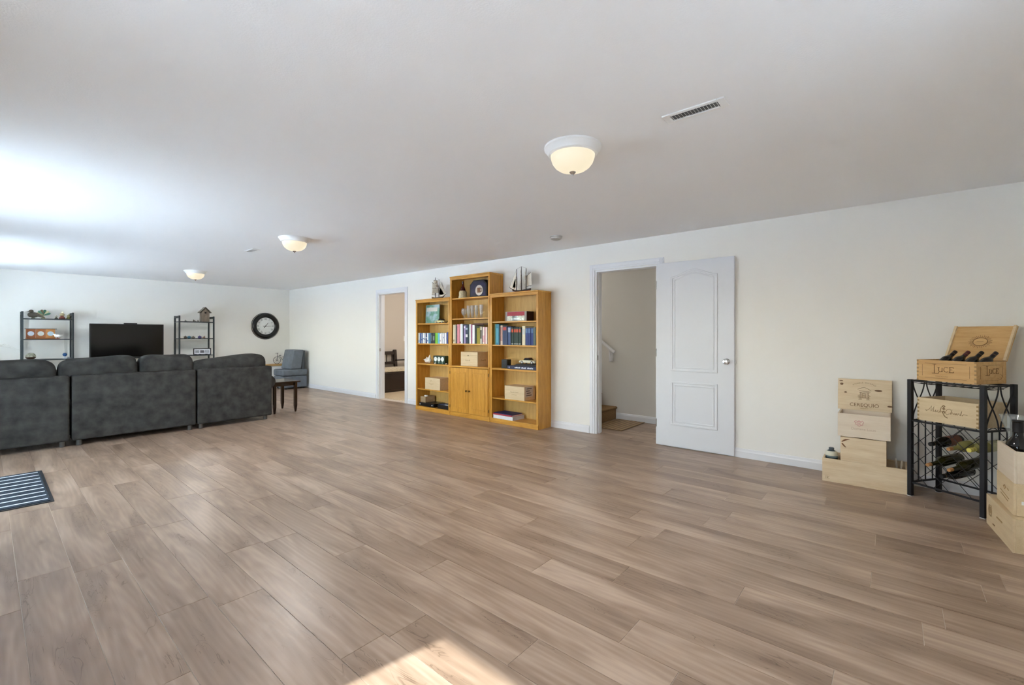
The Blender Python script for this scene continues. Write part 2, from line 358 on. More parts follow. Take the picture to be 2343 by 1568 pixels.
# ------------------------------------------------------------------ room shell
D1 = (6.83, 7.70)       # doorway to the side room (y range in the right wall)
D2 = (2.06, 2.87)       # doorway to the stairs
DH = 2.06
def wall_with_holes(a0, a1, holes, z1):
    """rectangles (a0,a1,z0,z1) that fill a wall around its holes"""
    out = []; cur = a0
    for (h0, h1, z0, zt) in sorted(holes):
        out.append((cur, h0, 0.0, z1))
        if z0 > 0: out.append((h0, h1, 0.0, z0))
        out.append((h0, h1, zt, z1)); cur = h1
    out.append((cur, a1, 0.0, z1)); return out
mb = MB()
for a, b, z0, z1 in wall_with_holes(YB - 0.15, YF + 0.15, [(D1[0], D1[1], 0, DH), (D2[0], D2[1], 0, DH)], H): mb.box(XR, XR + TW, a, b, z0, z1)
struct('wall_right', mb, 'wall', 'long cream wall with the two doorways and the bookcases', 'wall')
struct('wall_far', MB().box(XL - 0.15, XR, YF, YF + 0.15, 0, H), 'wall', 'cream end wall behind the television and clock', 'wall')
mb = MB()
for a, b, z0, z1 in wall_with_holes(YB - 0.15, YF, [(y0, y1, z0, z1) for y0, y1, z0, z1 in WINDOWS], H): mb.box(XL - 0.15, XL, a, b, z0, z1)
struct('wall_left', mb, 'wall', 'cream window wall at the left, out of the frame', 'wall')
mb = MB()
for a, b, z0, z1 in wall_with_holes(XL, XR, [FILLWIN], H): mb.box(a, b, YB - 0.15, YB, z0, z1)
struct('wall_back', mb, 'wall', 'cream wall behind the camera and the wine boxes', 'wall')
struct('ceiling', MB().box(XL - 0.15, XR + TW, YB - 0.15, YF + 0.15, H, H + 0.12), 'ceil', 'flat white textured ceiling over the whole room', 'ceiling')
struct('ceiling_side', MB().box(XR + TW, 7.6, 1.6, 9.3, H, H + 0.12), 'ceil', 'white ceiling over the stair hall and side room', 'ceiling')

# floor: a slab with every plank laid on it
PW = 0.195; PLN = 1.285; GAP = 0.0022; PT = 0.0022
fl = struct('floor', MB().box(XL - 0.15, XR + TW, YB - 0.15, YF + 0.15, -0.12, -PT), 'subfloor', 'taupe oak laminate plank floor running towards the end wall', 'floor')
known = {0: .56, 1: -.095, 3: .086, -1: 1.081, -2: .167, -3: .846, -5: 1.109, -12: 3.017, -10: 3.27, -9: 2.486}
planks = []
rnd = random.Random(3)
for k in range(-15, 20):
    x0 = 2.25 + PW * k; x1 = x0 + PW
    ya, yb = (YB - 0.02, YF) if x0 < XR - 0.03 else (1.95, 3.16)
    x0c = max(x0, XL - 0.02); x1c = min(x1, 6.11)
    j = known.get(k, rnd.uniform(0, PLN)); j -= math.ceil((j - ya) / PLN) * PLN
    while j < yb:
        a, b = max(j, ya), min(j + PLN, yb)
        if b - a > 0.02: planks.append((x0c + GAP / 2, x1c - GAP / 2, a + GAP / 2, b - GAP / 2))
        j += PLN
SN, CS = math.sin(R(49.603)), math.cos(R(49.603))
def showing(p):
    """rough size of a plank in the photograph: 0 when it lies outside the view"""
    best = 0
    for t in range(7):
        X = (p[0] + p[1]) / 2; Y = p[2] + (p[3] - p[2]) * t / 6; wd = X * SN + Y * CS
        if wd < 0.9: continue
        u = (X * CS - Y * SN) / wd
        if abs(u) < 1.16 and 1.247 / wd < 0.80:
            hid = (Y > 7.0 and X < 2.8) or (X > 4.68 and 3.5 < Y < 6.15)
            best += 0 if hid else (p[1] - p[0]) * (p[3] - p[2]) / 7 / wd ** 3
    return best
planks.sort(key=showing, reverse=True)
pm = {}
def plank_mesh(wd, ln):
    key = (round(wd, 4), round(ln, 4))
    if key not in pm:
        b = 0.0006; t = MB(); h1, h2 = wd / 2, ln / 2
        vs = [(sx * h1, sy * h2, -PT) for sx, sy in ((-1, -1), (1, -1), (1, 1), (-1, 1))] + [(sx * h1, sy * h2, -b) for sx, sy in ((-1, -1), (1, -1), (1, 1), (-1, 1))] + \
             [(sx * (h1 - b), sy * (h2 - b), 0) for sx, sy in ((-1, -1), (1, -1), (1, 1), (-1, 1))]
        fs = [(8, 9, 10, 11)] + [(i, (i + 1) % 4, 4 + (i + 1) % 4, 4 + i) for i in range(4)] + [(4 + i, 4 + (i + 1) % 4, 8 + (i + 1) % 4, 8 + i) for i in range(4)]
        t._add(vs, fs); me = t.mesh('plank'); me.materials.append(M['floor']); pm[key] = me
    return pm[key]
NP = 296
for p in planks[:NP]:
    o = bpy.data.objects.new('plank', plank_mesh(p[1] - p[0], p[3] - p[2])); COL.objects.link(o)
    o.location = ((p[0] + p[1]) / 2, (p[2] + p[3]) / 2, 0); o.parent = fl
mb = MB()
for p in planks[NP:]: mb.box(p[0], p[1], p[2], p[3], -PT, 0)
o = mb.build('plank_field', 'floor', fl); o['kind'] = 'stuff'

# baseboards
def baseboard(name, runs, face, label):
    mb = MB()
    for a, b in runs:
        prof = [(0, 0), (0.014, 0), (0.014, 0.062), (0.009, 0.072), (0.006, 0.09), (0, 0.094)]
        if face == 'R': mb.prism([(XR - d, z) for d, z in prof], a, b, 'Y')
        if face == 'F': mb.prism([(YF - d, z) for d, z in prof], a, b, 'X')
        if face == 'B': mb.prism([(YB + d, z) for d, z in prof], a, b, 'X')
        if face == 'L': mb.prism([(XL + d, z) for d, z in prof], a, b, 'Y')
    return struct(name, mb, 'trim', label, 'baseboard')
baseboard('baseboard_right', [(YB + .02, D2[0] - .085), (D2[1] + .085, D1[0] - .085), (D1[1] + .085, YF - .02)], 'R', 'white baseboard along the foot of the long right wall')
baseboard('baseboard_far', [(XL + .02, XR - .02)], 'F', 'white baseboard along the foot of the end wall')
baseboard('baseboard_back', [(XL + .02, XR - .02)], 'B', 'white baseboard along the wall behind the camera')
baseboard('baseboard_left', [(YB + .02, 4.1), (6.5, YF - .02)], 'L', 'white baseboard along the window wall')

# door casings and jambs
def casing(name, d, label):
    cw = 0.072; y0, y1 = d; mb = MB()
    def arch(dx, ins, w_):      # three boards of a casing layer
        mb.box(XR - dx, XR, y0 - w_ - ins, y0 - ins, 0, DH + ins + w_); mb.box(XR - dx, XR, y1 + ins, y1 + ins + w_, 0, DH + ins + w_)
        mb.box(XR - dx, XR, y0 - ins, y1 + ins, DH + ins, DH + ins + w_)
    arch(0.012, 0.004, cw); arch(0.017, 0.030, cw - 0.035)
    t = struct(name, mb, 'trim', label, 'door frame', bevel=0.002)
    j = MB(); th = 0.018
    j.box(XR - 0.002, XR + TW, y0, y0 + th, 0, DH); j.box(XR - 0.002, XR + TW, y1 - th, y1, 0, DH); j.box(XR - 0.002, XR + TW, y0 + th, y1 - th, DH - th, DH)
    j.box(XR + .045, XR + .08, y0 + th, y0 + th + .011, 0, DH - th); j.box(XR + .045, XR + .08, y1 - th - .011, y1 - th, 0, DH - th)
    j.build('jamb', 'trim', t)
    return t
tr2 = casing('trim_1', D2, 'white casing around the doorway to the stairs')
tr1 = casing('trim_2', D1, 'white casing around the doorway left of the bookcases')
MB().box(XR + .01, XR + .045, D2[1] - .0195, D2[1] - .0175, .93, .99).build('strike_plate', 'chrome', tr2)
MB().box(XR + .01, XR + .045, D1[1] - .0195, D1[1] - .0175, .93, .99).build('strike_plate', 'chrome', tr1)

# the white door, folded right back against the wall; local x from the hinge, y out of the wall
dr = thing('door_1', 'white two-panel door with arched top panel, folded back against the wall', 'door', (4.957, 2.053, 0), RW, kind='structure')
DW, DT = 0.815, 0.035
MB().box(0, DW, 0, DT, 0.012, 2.06).build('slab', 'doorwhite', dr, bevel=0.0015)
def panel_outline(x0, x1, z0, z1, rise, off):
    pts = [(x0 + off, z0 + off), (x1 - off, z0 + off)]; n = 18
    for i in range(n + 1):
        x = x1 - off + (x0 - x1 + 2 * off) * i / n; t = (x - (x0 + x1) / 2) / ((x1 - x0) / 2)
        pts.append((x, z1 - off + rise * 0.5 * (1 + math.cos(PI * t))))
    return pts
for (z0, z1, rise) in ((0.85, 1.895, 0.07), (0.25, 0.735, 0.0)):
    mb = MB(); mb.ring(panel_outline(.163, .655, z0, z1, rise, 0), panel_outline(.163, .655, z0, z1, rise, .02), -.009, .002, 'Y')
    mb.ring(panel_outline(.163, .655, z0, z1, rise, .034), panel_outline(.163, .655, z0, z1, rise, .048), -.006, .002, 'Y')
    mb.build('panel_moulding', 'doorwhite', dr, bevel=0.004, seg=3)
kb = MB(); kb.at(Matrix.Translation((.745, 0, .975)) @ Matrix.Rotation(R(90), 4, 'X'))
kb.lathe([(.031, 0), (.031, .004), (.026, .009), (.012, .012), (.011, .03), (.018, .036), (.027, .046), (.028, .056), (.022, .066), (.0, .069)], 24)
kb.build('door_knob', 'chrome', dr, smooth=True)
MB().box(DW - .002, DW + .012, .011, .023, .955, .985).build('latch_bolt', 'chrome', dr)
for z in (.25, 1.05, 1.82): MB().tube([(-.008, .012, z - .045), (-.008, .012, z + .045)], .006, 8).build('hinge', 'chrome', dr)

# stair hall behind the second doorway
hall = MB()
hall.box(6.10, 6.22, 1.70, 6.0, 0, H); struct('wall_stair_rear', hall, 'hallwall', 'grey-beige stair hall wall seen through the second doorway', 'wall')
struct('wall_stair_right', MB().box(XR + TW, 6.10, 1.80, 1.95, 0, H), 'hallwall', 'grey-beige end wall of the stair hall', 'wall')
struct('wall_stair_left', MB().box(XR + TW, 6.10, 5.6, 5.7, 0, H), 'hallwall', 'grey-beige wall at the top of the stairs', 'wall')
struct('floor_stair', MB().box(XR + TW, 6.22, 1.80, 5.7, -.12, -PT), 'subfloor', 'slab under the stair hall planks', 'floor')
struct('baseboard_stair', MB().prism([(6.10, 0), (6.086, 0), (6.086, .066), (6.092, .09), (6.10, .094)], 1.95, 3.14, 'Y'), 'trim', 'white baseboard on the stair hall wall', 'baseboard')
st = thing('staircase', 'brown carpeted stairs climbing to the left behind the doorway', 'stairs', (0, 3.15, 0), kind='structure')
for i in range(7):
    prof = [(0, 0), (0, .150), (-.022, .158), (-.026, .175), (-.016, .186), (0, .188), (.30, .188), (.30, 0)]
    MB().prism([(y + i * .255, z + i * .188) for y, z in prof], XR + TW + .01, 6.095, 'X').build('step', 'carpet', st, bevel=.004)
hr = thing('handrail', 'white wooden handrail on the stair hall wall', 'handrail', (6.10, 3.15, 0))
MB().tube([(-.075, -.012, .995), (-.075, .9, 1.66)], .024, 10).build('rail', 'trim', hr)
for y, z in ((.07, 1.0), (.72, 1.48)):
    MB().prism([(y - .02, z - .15), (y + .02, z - .15), (y + .028, z - .08), (y + .026, z + .02), (y - .02, z - .005), (y - .03, z - .07)], -.05, 0, 'X').build('bracket', 'trim', hr, bevel=.006)
    MB().tube([(-.04, y, z - .06), (-.075, y, z + .035)], .012, 8).build('bracket_arm', 'trim', hr)
ld = bpy.data.lights.new('stair_fill', 'POINT'); ld.energy = 9; ld.color = (1, .99, .97); ld.shadow_soft_size = .1  # unseen lamp added to brighten the stair hall
lo = bpy.data.objects.new('stair_fill', ld); COL.objects.link(lo); lo.location = (5.6, 4.9, 2.2)
ll = thing('stair_fill_mount', 'added unseen fitting for the fill light above the stairs', 'light', (5.6, 4.9, H)); MB().lathe([(.12, 0), (.12, -.02), (.1, -.03)], 24).build('base', 'white', ll, smooth=True)
mt = thing('stair_mat', 'small brown striped mat at the foot of the stairs', 'mat', (5.71, 2.90, 0))
MB().box(-.36, .36, -.215, .215, 0.0005, .009).build('base', '#7A5F42', mt, bevel=.003)
for i in range(7): MB().box(-.355, .355, -.20 + i * .062, -.20 + i * .062 + .022, .009, .0105).build('stripe', '#A98D64', mt)

# side room behind the first doorway
struct('wall_side_rear', MB().box(XR + TW, 7.5, 8.86, 8.98, 0, H), 'tanwall', 'tan wall behind the dark bench in the side room', 'wall')
struct('wall_side_right', MB().box(7.4, 7.5, 5.9, 8.86, 0, H), 'tanwall', 'tan side wall of the side room', 'wall')
struct('wall_side_front', MB().box(XR + TW, 7.4, 5.80, 5.92, 0, H), 'tanwall', 'tan near wall of the side room', 'wall')
struct('floor_side', MB().box(XR + TW, 7.5, 5.8, 8.98, -.12, .004), 'beigecarpet', 'beige carpet of the side room seen past the door sill', 'floor')
MBb = MB().prism([(8.86, .004), (8.848, .004), (8.848, .07), (8.86, .09)], XR + TW, 7.4, 'X')
struct('baseboard_side', MBb, 'trim', 'white baseboard in the side room', 'baseboard')
sp = thing('light_switch', 'white light switch plate on the tan side room wall', 'light switch', (6.48, 8.86, 1.17))
MB().box(-.04, .04, -.008, 0, -.06, .06).build('plate', 'white', sp, bevel=.002); MB().box(-.012, .012, -.013, -.008, -.022, .022).build('rocker', 'white', sp)
ld = bpy.data.lights.new('side_room_lamp', 'POINT'); ld.energy = 20; ld.color = (1, .97, .93); ld.shadow_soft_size = .12
sl = thing('side_room_light', 'round ceiling light of the side room, out of sight', 'light', (6.4, 6.9, H))
MB().lathe([(.15, 0), (.15, -.02), (.12, -.03)], 24).build('base', 'white', sl, smooth=True)
lo = bpy.data.objects.new('side_room_lamp', ld); COL.objects.link(lo); lo.location = (6.4, 6.9, H - .16)

# bench in the side room
bn = thing('storage_bench', 'dark wooden bench with slatted back in the side room', 'bench', (5.75, 8.30, .004))
MB().box(-.50, .72, .05, .44, .06, .40).build('chest', 'darkwood', bn, bevel=.004)
MB().box(-.52, .74, .03, .45, 0, .06).build('plinth', 'darkwood', bn, bevel=.004)
MB().box(-.52, .74, .02, .45, .40, .43).build('seat_board', 'darkwood', bn, bevel=.004)
for x in (-.50, .40): MB().prism([(.43, .43), (.49, .43), (.53, .66), (.55, .88), (.53, .91), (.48, .91), (.47, .86), (.455, .66)], x - .035, x + .035, 'X').build('back_post', 'darkwood', bn, bevel=.008)
MB().box(-.47, .37, .475, .515, .80, .875).build('top_rail', 'darkwood', bn, bevel=.006); MB().box(-.47, .37, .455, .49, .58, .645).build('lower_rail', 'darkwood', bn, bevel=.006)
for i in range(6): MB().box(-.40 + i * .14, -.385 + i * .14, .475, .495, .64, .81).build('slat', 'darkwood', bn)
MB().box(.40, .74, .40, .44, .655, .685).build('arm_rail', 'darkwood', bn, bevel=.006); MB().box(.70, .74, .40, .44, .43, .66).build('arm_post', 'darkwood', bn, bevel=.004)
mm, t_, b_ = _new('speckled_cushion'); b_.inputs['Roughness'].default_value = .9
v_ = t_.nodes.new('ShaderNodeTexVoronoi'); v_.inputs['Scale'].default_value = 55; r_ = t_.nodes.new('ShaderNodeValToRGB'); r_.color_ramp.elements[0].position = .22; r_.color_ramp.elements[1].position = .34
r_.color_ramp.elements[0].color = (*lin('#8C6F4E'), 1); r_.color_ramp.elements[1].color = (*lin('#D8CDB6'), 1); c_ = t_.nodes.new('ShaderNodeTexCoord')
t_.links.new(c_.outputs['Object'], v_.inputs['Vector']); t_.links.new(v_.outputs['Distance'], r_.inputs['Fac']); t_.links.new(r_.outputs['Color'], b_.inputs['Base Color'])
cu = tag(MB().blob((0, 0, 0), (.60, .21, .048), .35, 28, 10).build('bench_cushion', mm, smooth=True), 'cream speckled seat cushion on the dark bench', 'cushion'); cu.location = (5.86, 8.53, .484)

# left wall windows with frames and panes, then added rear window, ground, added roof
for n, (y0, y1, z0, z1) in enumerate(WINDOWS):
    wd = thing('window_%d' % (n + 1), ['white sliding window beside the camera', 'white glazed patio door by the striped mat', 'wide white window beyond the sofa', 'white window between the camera and the patio door'][n], 'window', (XL, (y0 + y1) / 2, 0), kind='structure')
    a = (y1 - y0) / 2; f = .05; mb = MB()
    for xx0, xx1, lo_, hi_, q0, q1 in ((-.15, -.05, -a, -a + f, z0, z1), (-.15, -.05, a - f, a, z0, z1), (-.15, -.05, -a + f, a - f, z0, z0 + f), (-.15, -.05, -a + f, a - f, z1 - f, z1), (-.13, -.07, -.03, .03, z0 + f, z1 - f)):
        mb.box(xx0, xx1, lo_, hi_, q0, q1)
    mb.build('frame', 'trim', wd, bevel=.003)
    for s in (-1, 1): MB().box(-.104, -.100, min(s * .03, s * (a - f)), max(s * .03, s * (a - f)), z0 + f, z1 - f).build('pane', 'pane', wd)
    if n == 0: MB().box(-.128, -.126, .03, a - f, z0 + f, z1 - f).build('sun_dimmer', 'dimmersheet', wd)  # unseen sheet added to dim the sun through this pane
    if z0 > .2: MB().box(-.05, .03, -a - .03, a + .03, z0 - .025, z0).build('sill', 'trim', wd, bevel=.004)
bw = thing('window_4', 'added window behind the camera that brightens the ceiling', 'window', ((FILLWIN[0] + FILLWIN[1]) / 2, YB, 0), kind='structure')  # made-up rear window, lets extra light onto the ceiling
a = (FILLWIN[1] - FILLWIN[0]) / 2; z0, z1 = FILLWIN[2:]; mb = MB()
mb.box(-a, -a + f, -.15, -.05, z0, z1).box(a - f, a, -.15, -.05, z0, z1).box(-a + f, a - f, -.15, -.05, z0, z0 + f).box(-a + f, a - f, -.15, -.05, z1 - f, z1).box(-.03, .03, -.13, -.07, z0 + f, z1 - f).build('frame', 'trim', bw, bevel=.003)
for s in (-1, 1): MB().box(min(s * .03, s * (a - f)), max(s * .03, s * (a - f)), -.104, -.100, z0 + f, z1 - f).build('pane', 'pane', bw)
MB().box(-a - .03, a + .03, -.05, .03, z0 - .025, z0).build('sill', 'trim', bw, bevel=.004)
gr = tag(MB().box(-40, 30, -30, YB - .15, -.32, -.2).box(-40, XL - .15, YB - .15, 45, -.32, -.2).build('patio_ground', 'ground'), 'pale concrete patio outside the windows', 'ground', kind='structure')
dk = thing('sun_shade_roof', 'added unseen roof keeping the sun off the far windows', 'overhang', (0, 0, 0), kind='structure')  # unseen roof, added and sized to block sun and dim the ceiling
MB().box(-4.9, XL - .15, 2.25, 12.3, 2.62, 2.76).build('shade_roof_slab', 'shaderoof', dk)
for y in (2.5, 7.2, 12.0): MB().box(-4.85, -4.7, y - .07, y + .07, -.2, 2.62).build('post', 'shaderoof', dk)

# ------------------------------------------------------------------ ceiling fittings
def ceiling_light(y, x, label):
    t = thing('ceiling_light', label, 'ceiling light', (x, y, H), group='flush ceiling lights')
    MB().lathe([(.172, 0), (.172, -.012), (.162, -.02), (.158, -.03), (.150, -.036), (.147, -.046), (.138, -.052), (.130, -.052)], 40).build('base_ring', 'white', t, smooth=True)
    MB().lathe([(.134, -.048), (.131, -.07), (.122, -.095), (.105, -.118), (.08, -.136), (.05, -.147), (.012, -.151)], 40).build('glass_bowl', 'bulb', t, smooth=True)
    MB().lathe([(.018, -.147), (.02, -.152), (.014, -.160), (.006, -.166), (.004, -.172), (0, -.174)], 16).build('finial', 'chrome', t, smooth=True)
    ld = bpy.data.lights.new('ceiling_lamp', 'SPOT'); ld.energy = 40; ld.color = (1, .985, .95); ld.shadow_soft_size = .15; ld.spot_size = R(172); ld.spot_blend = 0.6
    lo = bpy.data.objects.new('ceiling_lamp', ld); COL.objects.link(lo); lo.location = (x, y, H - .20)
    return t
ceiling_light(1.485, 2.314, 'lit flush ceiling light nearest the camera')
ceiling_light(5.37, 2.358, 'lit flush ceiling light in the middle of the row')
ceiling_light(9.45, 2.42, 'lit flush ceiling light farthest away, near the end wall')
def register(loc, n, label, ln=.305):
    t = thing('ceiling_vent', label, 'vent', loc, group='ceiling vents'); h = ln / 2
    mb = MB(); mb.box(-.05, .05, -h, -h + .035, -.008, 0).box(-.05, .05, h - .035, h, -.008, 0).box(-.05, -.03, -h + .035, h - .035, -.008, 0).box(.03, .05, -h + .035, h - .035, -.008, 0)
    mb.build('frame', 'white', t, bevel=.002)
    MB().box(-.03, .03, -h + .035, h - .035, -.0015, -.0005).build('duct', '#6B6D6F', t)
    st_ = (ln - .07) / n
    for i in range(n):
        y = -h + .035 + st_ * (i + .5)
        MB().at(Matrix.Translation((0, y, -.005)) @ Matrix.Rotation(R(-35), 4, 'X')).box(-.03, .03, -.0007, .0007, -.005, .005).build('slat', 'white', t)
    return t
register((2.335, .768, H), 15, 'long white slotted ceiling vent near the closest light')
register((2.32, 6.56, H), 12, 'distant white ceiling vent left of the middle ceiling light')
sm = thing('smoke_detector', 'round white smoke detector on the ceiling above the wall', 'smoke detector', (4.277, 2.97, H))
MB().lathe([(.072, 0), (.072, -.008), (.062, -.010), (.066, -.013), (.064, -.028), (.052, -.038), (.02, -.040), (0, -.040)], 32).build('housing', '#C6C3BD', sm, smooth=True)
MB().lathe([(.045, -.038), (.045, -.0405), (.0, -.0405)], 24).build('grille', '#A7A29B', sm, smooth=True)

# ------------------------------------------------------------------ seating area
sf = thing('sectional_sofa', 'large charcoal grey sectional sofa seen from behind', 'sofa', (0, 6.99, 0), 0.9)
for x0, x1 in ((-.36, .610), (.628, 1.806), (1.824, 2.765)):
    MB().box(x0, x1, 0, .17, .062, .792).build('back_panel', 'sofa', sf, bevel=.022, seg=4)
    MB().box(x0 + .01, x1 - .01, .17, .94, .075, .29).build('seat_base', 'sofa', sf, bevel=.02, seg=3)
for x0, x1 in ((-.36, .54), (.56, 1.17), (1.18, 1.80), (1.83, 2.55)):
    MB().blob(((x0 + x1) / 2, .62, .375), ((x1 - x0) / 2, .34, .095), .3, 28, 10, .02, x0).build('seat_cushion', 'sofa', sf, smooth=True)
def back_cushion(x0, x1, zl, zr, y=.27, th=.15, z0=.50, seed=0.0):
    """soft back cushion; the top edge runs from zl at the left to zr at the right"""
    nu, nv = 40, 20; mb = MB(); vs = []; fs = []
    def pw(v, e): return math.copysign(abs(v) ** e, v)
    for i in range(nv + 1):
        ph = -PI / 2 + PI * i / nv
        for j in range(nu):
            th_ = 2 * PI * j / nu
            cx, cy, cz = pw(math.cos(ph), .34) * pw(math.cos(th_), .30), pw(math.cos(ph), .5) * pw(math.sin(th_), .6), pw(math.sin(ph), .42)
            X = (x0 + x1) / 2 + cx * (x1 - x0) / 2; f = (cx + 1) / 2; top = zl + (zr - zl) * f * f * (3 - 2 * f)
            Z = (z0 + top) / 2 + cz * (top - z0) / 2
            b = noise.noise(Vector((X * 3 + seed, cy * 2, Z * 4))) * .018
            vs.append((X, y + cy * th + b, Z + b * .8))
    for i in range(nv):
        for j in range(nu): fs.append((i * nu + j, i * nu + (j + 1) % nu, (i + 1) * nu + (j + 1) % nu, (i + 1) * nu + j))
    mb._add(vs, fs); return mb.build('back_cushion', 'sofa', sf, smooth=True)
back_cushion(-.42, .527, .965, .982, seed=1.0)
back_cushion(.53, 1.243, .975, 1.005, seed=5.0)
back_cushion(1.247, 1.83, .995, .99, seed=9.0)
back_cushion(1.80, 2.745, .915, .985, y=.25, seed=13.0)
arm = MB(); arm.box(2.61, 2.76, .18, .93, .075, .53); arm.build('arm', 'sofa', sf, bevel=.02, seg=3)
rl = MB(); rl.at(Matrix.Translation((2.80, .19, .535)) @ Matrix.Rotation(R(-90), 4, 'X')); rl.lathe([(.0, 0), (.085, .004), (.10, .02), (.10, .73), (.085, .745), (0, .75)], 28); rl.build('arm_roll', 'sofa', sf, smooth=True)
for x, y in ((-.28, .06), (.553, .045), (.690, .045), (1.745, .045), (1.870, .045), (2.690, .06), (2.690, .86), (.0, .86), (1.2, .86)):
    MB().lathe([(.018, 0), (.026, .004), (.026, .064)], 12, (x, y, 0)).build('foot', '#4A4642', sf, smooth=True)

tb = thing('end_table', 'dark wooden end table beside the sofa arm', 'table', (3.115, 7.68, 0), 1.5)
MB().box(-.225, .225, -.29, .29, .482, .505).build('table_top', 'darkwood', tb, bevel=.005)
MB().box(-.17, .17, -.235, .235, .43, .482).build('apron', 'darkwood', tb)
for sx in (-1, 1):
    for sy in (-1, 1):
        c = (sx * .165, sy * .235); mb = MB()
        mb.loft([[(c[0] + a * q, c[1] + b * q, z) for a, b in ((-1, -1), (1, -1), (1, 1), (-1, 1))] for q, z in ((.010, 0), (.021, .10), (.021, .482))]); mb.build('leg', 'darkwood', tb)

gc = thing('armless_chair', 'slate grey upholstered armless chair in the far corner', 'chair', (4.665, 10.835, 0))
MB().box(-.275, .275, -.255, .255, .035, .30).build('base', 'chairgrey', gc, bevel=.02, seg=3)
MB().box(-.285, .285, -.265, .265, .305, .455).build('seat_cushion', 'chairgrey', gc, bevel=.035, seg=4)
MB().prism([(-.118, .458), (.14, .458), (.205, .905), (-.03, .905)], -.25, .25, 'Y').build('back_cushion', 'chairgrey', gc, bevel=.025, seg=4)
MB().prism([(.142, .44), (.225, .44), (.235, .89), (.208, .89)], -.245, .245, 'Y').build('back_frame', '#3F454C', gc, bevel=.012)
for x in (-.2, .2):
    for y in (-.22, .22): MB().lathe([(.02, 0), (.022, .036)], 10, (x, y, 0)).build('foot', 'black', gc)

# striped mat in front of the patio door
mt = thing('striped_mat', 'charcoal door mat with white stripes at the left edge', 'mat', (-.07, 5.375, 0))
MB().box(-.405, .405, -.585, .585, .0005, .006).build('rubber_edge', '#23272B', mt, bevel=.002)
MB().box(-.385, .385, -.56, .56, .006, .011).build('pile', plain('mat_pile', '#3C444D', 1.0, spec=.05, var=.3, vscale=120, bump=.6, bscale=300), mt)
for i in range(9): MB().box(-.38, .375, -.5 + i * .125 - .011, -.5 + i * .125 + .011, .011, .0118).build('stripe', '#CDD1D6', mt)

# ------------------------------------------------------------------ end wall: television, clock, racks
ms = thing('media_console', 'low dark media console under the television', 'console', (1.80, 11.42, 0))
MB().box(-.70, .70, -.20, .20, .08, .56).build('body', 'darkwood', ms, bevel=.006)
for x in (-.35, .35): MB().box(x - .34, x + .34, -.212, -.20, .10, .54).build('door', 'darkwood', ms, bevel=.004)
for x in (-.64, .64): MB().box(x - .03, x + .03, -.18, .18, 0, .08).build('leg', 'darkwood', ms)
tv = thing('television', 'large black flat screen television against the end wall', 'television', (1.805, 11.36, .56))
MB().box(-.555, .555, 0, .05, .235, .906).build('housing', 'black', tv, bevel=.004)
MB().box(-.535, .535, -.002, .001, .27, .888).build('screen', 'screen', tv)
MB().box(-.555, .555, -.006, 0, .235, .258).build('lower_bezel', '#1A1B1F', tv, bevel=.002); MB().box(-.50, -.16, -.0075, -.006, .2475, .252).build('painted_glint', '#A9ACB0', tv)  # last strip is a reflection painted onto the bezel
MB().box(-.05, .05, .01, .04, .02, .26).build('neck', 'black', tv); MB().box(-.26, .26, -.09, .12, 0, .02).build('foot', 'black', tv, bevel=.004)
sb = tag(MB().box(-.10, .10, -.02, .03, 0, .018).build('sensor_bar', 'black', bevel=.004), 'thin black sensor bar on top of the television', 'sensor bar'); sb.location = (1.84, 11.38, 1.4662)

ck = thing('wall_clock', 'round wall clock with wide black frame and roman numerals', 'clock', (4.424, YF, 1.471))
def facing(): return Matrix.Rotation(R(90), 4, 'X')
MB().at(facing()).lathe([(.322, 0), (.325, .012), (.318, .02), (.305, .024), (.298, .036), (.285, .05), (.25, .056), (.222, .048), (.206, .034), (.206, .012)], 56).build('frame', plain('gloss_black', '#101113', .22), ck, smooth=True)
MB().at(facing()).lathe([(.311, .020), (.316, .0255), (.308, .0275), (.304, .022)], 56, cap=False).build('silver_line', 'chrome', ck, smooth=True)
MB().at(facing()).lathe([(.208, .0), (.208, .014), (0, .014)], 48).build('dial', '#E9EAE8', ck)
for i, s in enumerate(('XII', 'I', 'II', 'III', 'IIII', 'V', 'VI', 'VII', 'VIII', 'IX', 'X', 'XI')):
    a = R(90 - 30 * i); u = Vector((math.cos(a), 0, math.sin(a))); rt = Vector((math.sin(a), 0, -math.cos(a)))
    lettering(ck, s, tuple(u * .168 + Vector((0, -.0145, 0))), tuple(rt), tuple(u), .044, '#3A3F44', name='numeral', stretch=.72)
for ang, ln, w_, nm in ((90 - 38, .115, .007, 'hour_hand'), (1.5, .168, .0055, 'minute_hand')):
    a = R(ang); d_ = Vector((math.cos(a), 0, math.sin(a))); n_ = Vector((-math.sin(a), 0, math.cos(a)))
    mb = MB(); back = -.055; P = [d_ * back - n_ * w_, d_ * ln * .7 - n_ * w_ * .55, d_ * ln, d_ * ln * .7 + n_ * w_ * .55, d_ * back + n_ * w_]
    mb._add([tuple(p + Vector((0, -.017, 0))) for p in P] + [tuple(p + Vector((0, -.0185, 0))) for p in P], [(0, 1, 2, 3, 4), (9, 8, 7, 6, 5)] + [(i, (i + 1) % 5, 5 + (i + 1) % 5, 5 + i) for i in range(5)]); mb.build(nm, 'black', ck)
MB().at(facing()).lathe([(.012, .014), (.012, .021), (0, .022)], 16).build('hub', 'black', ck)

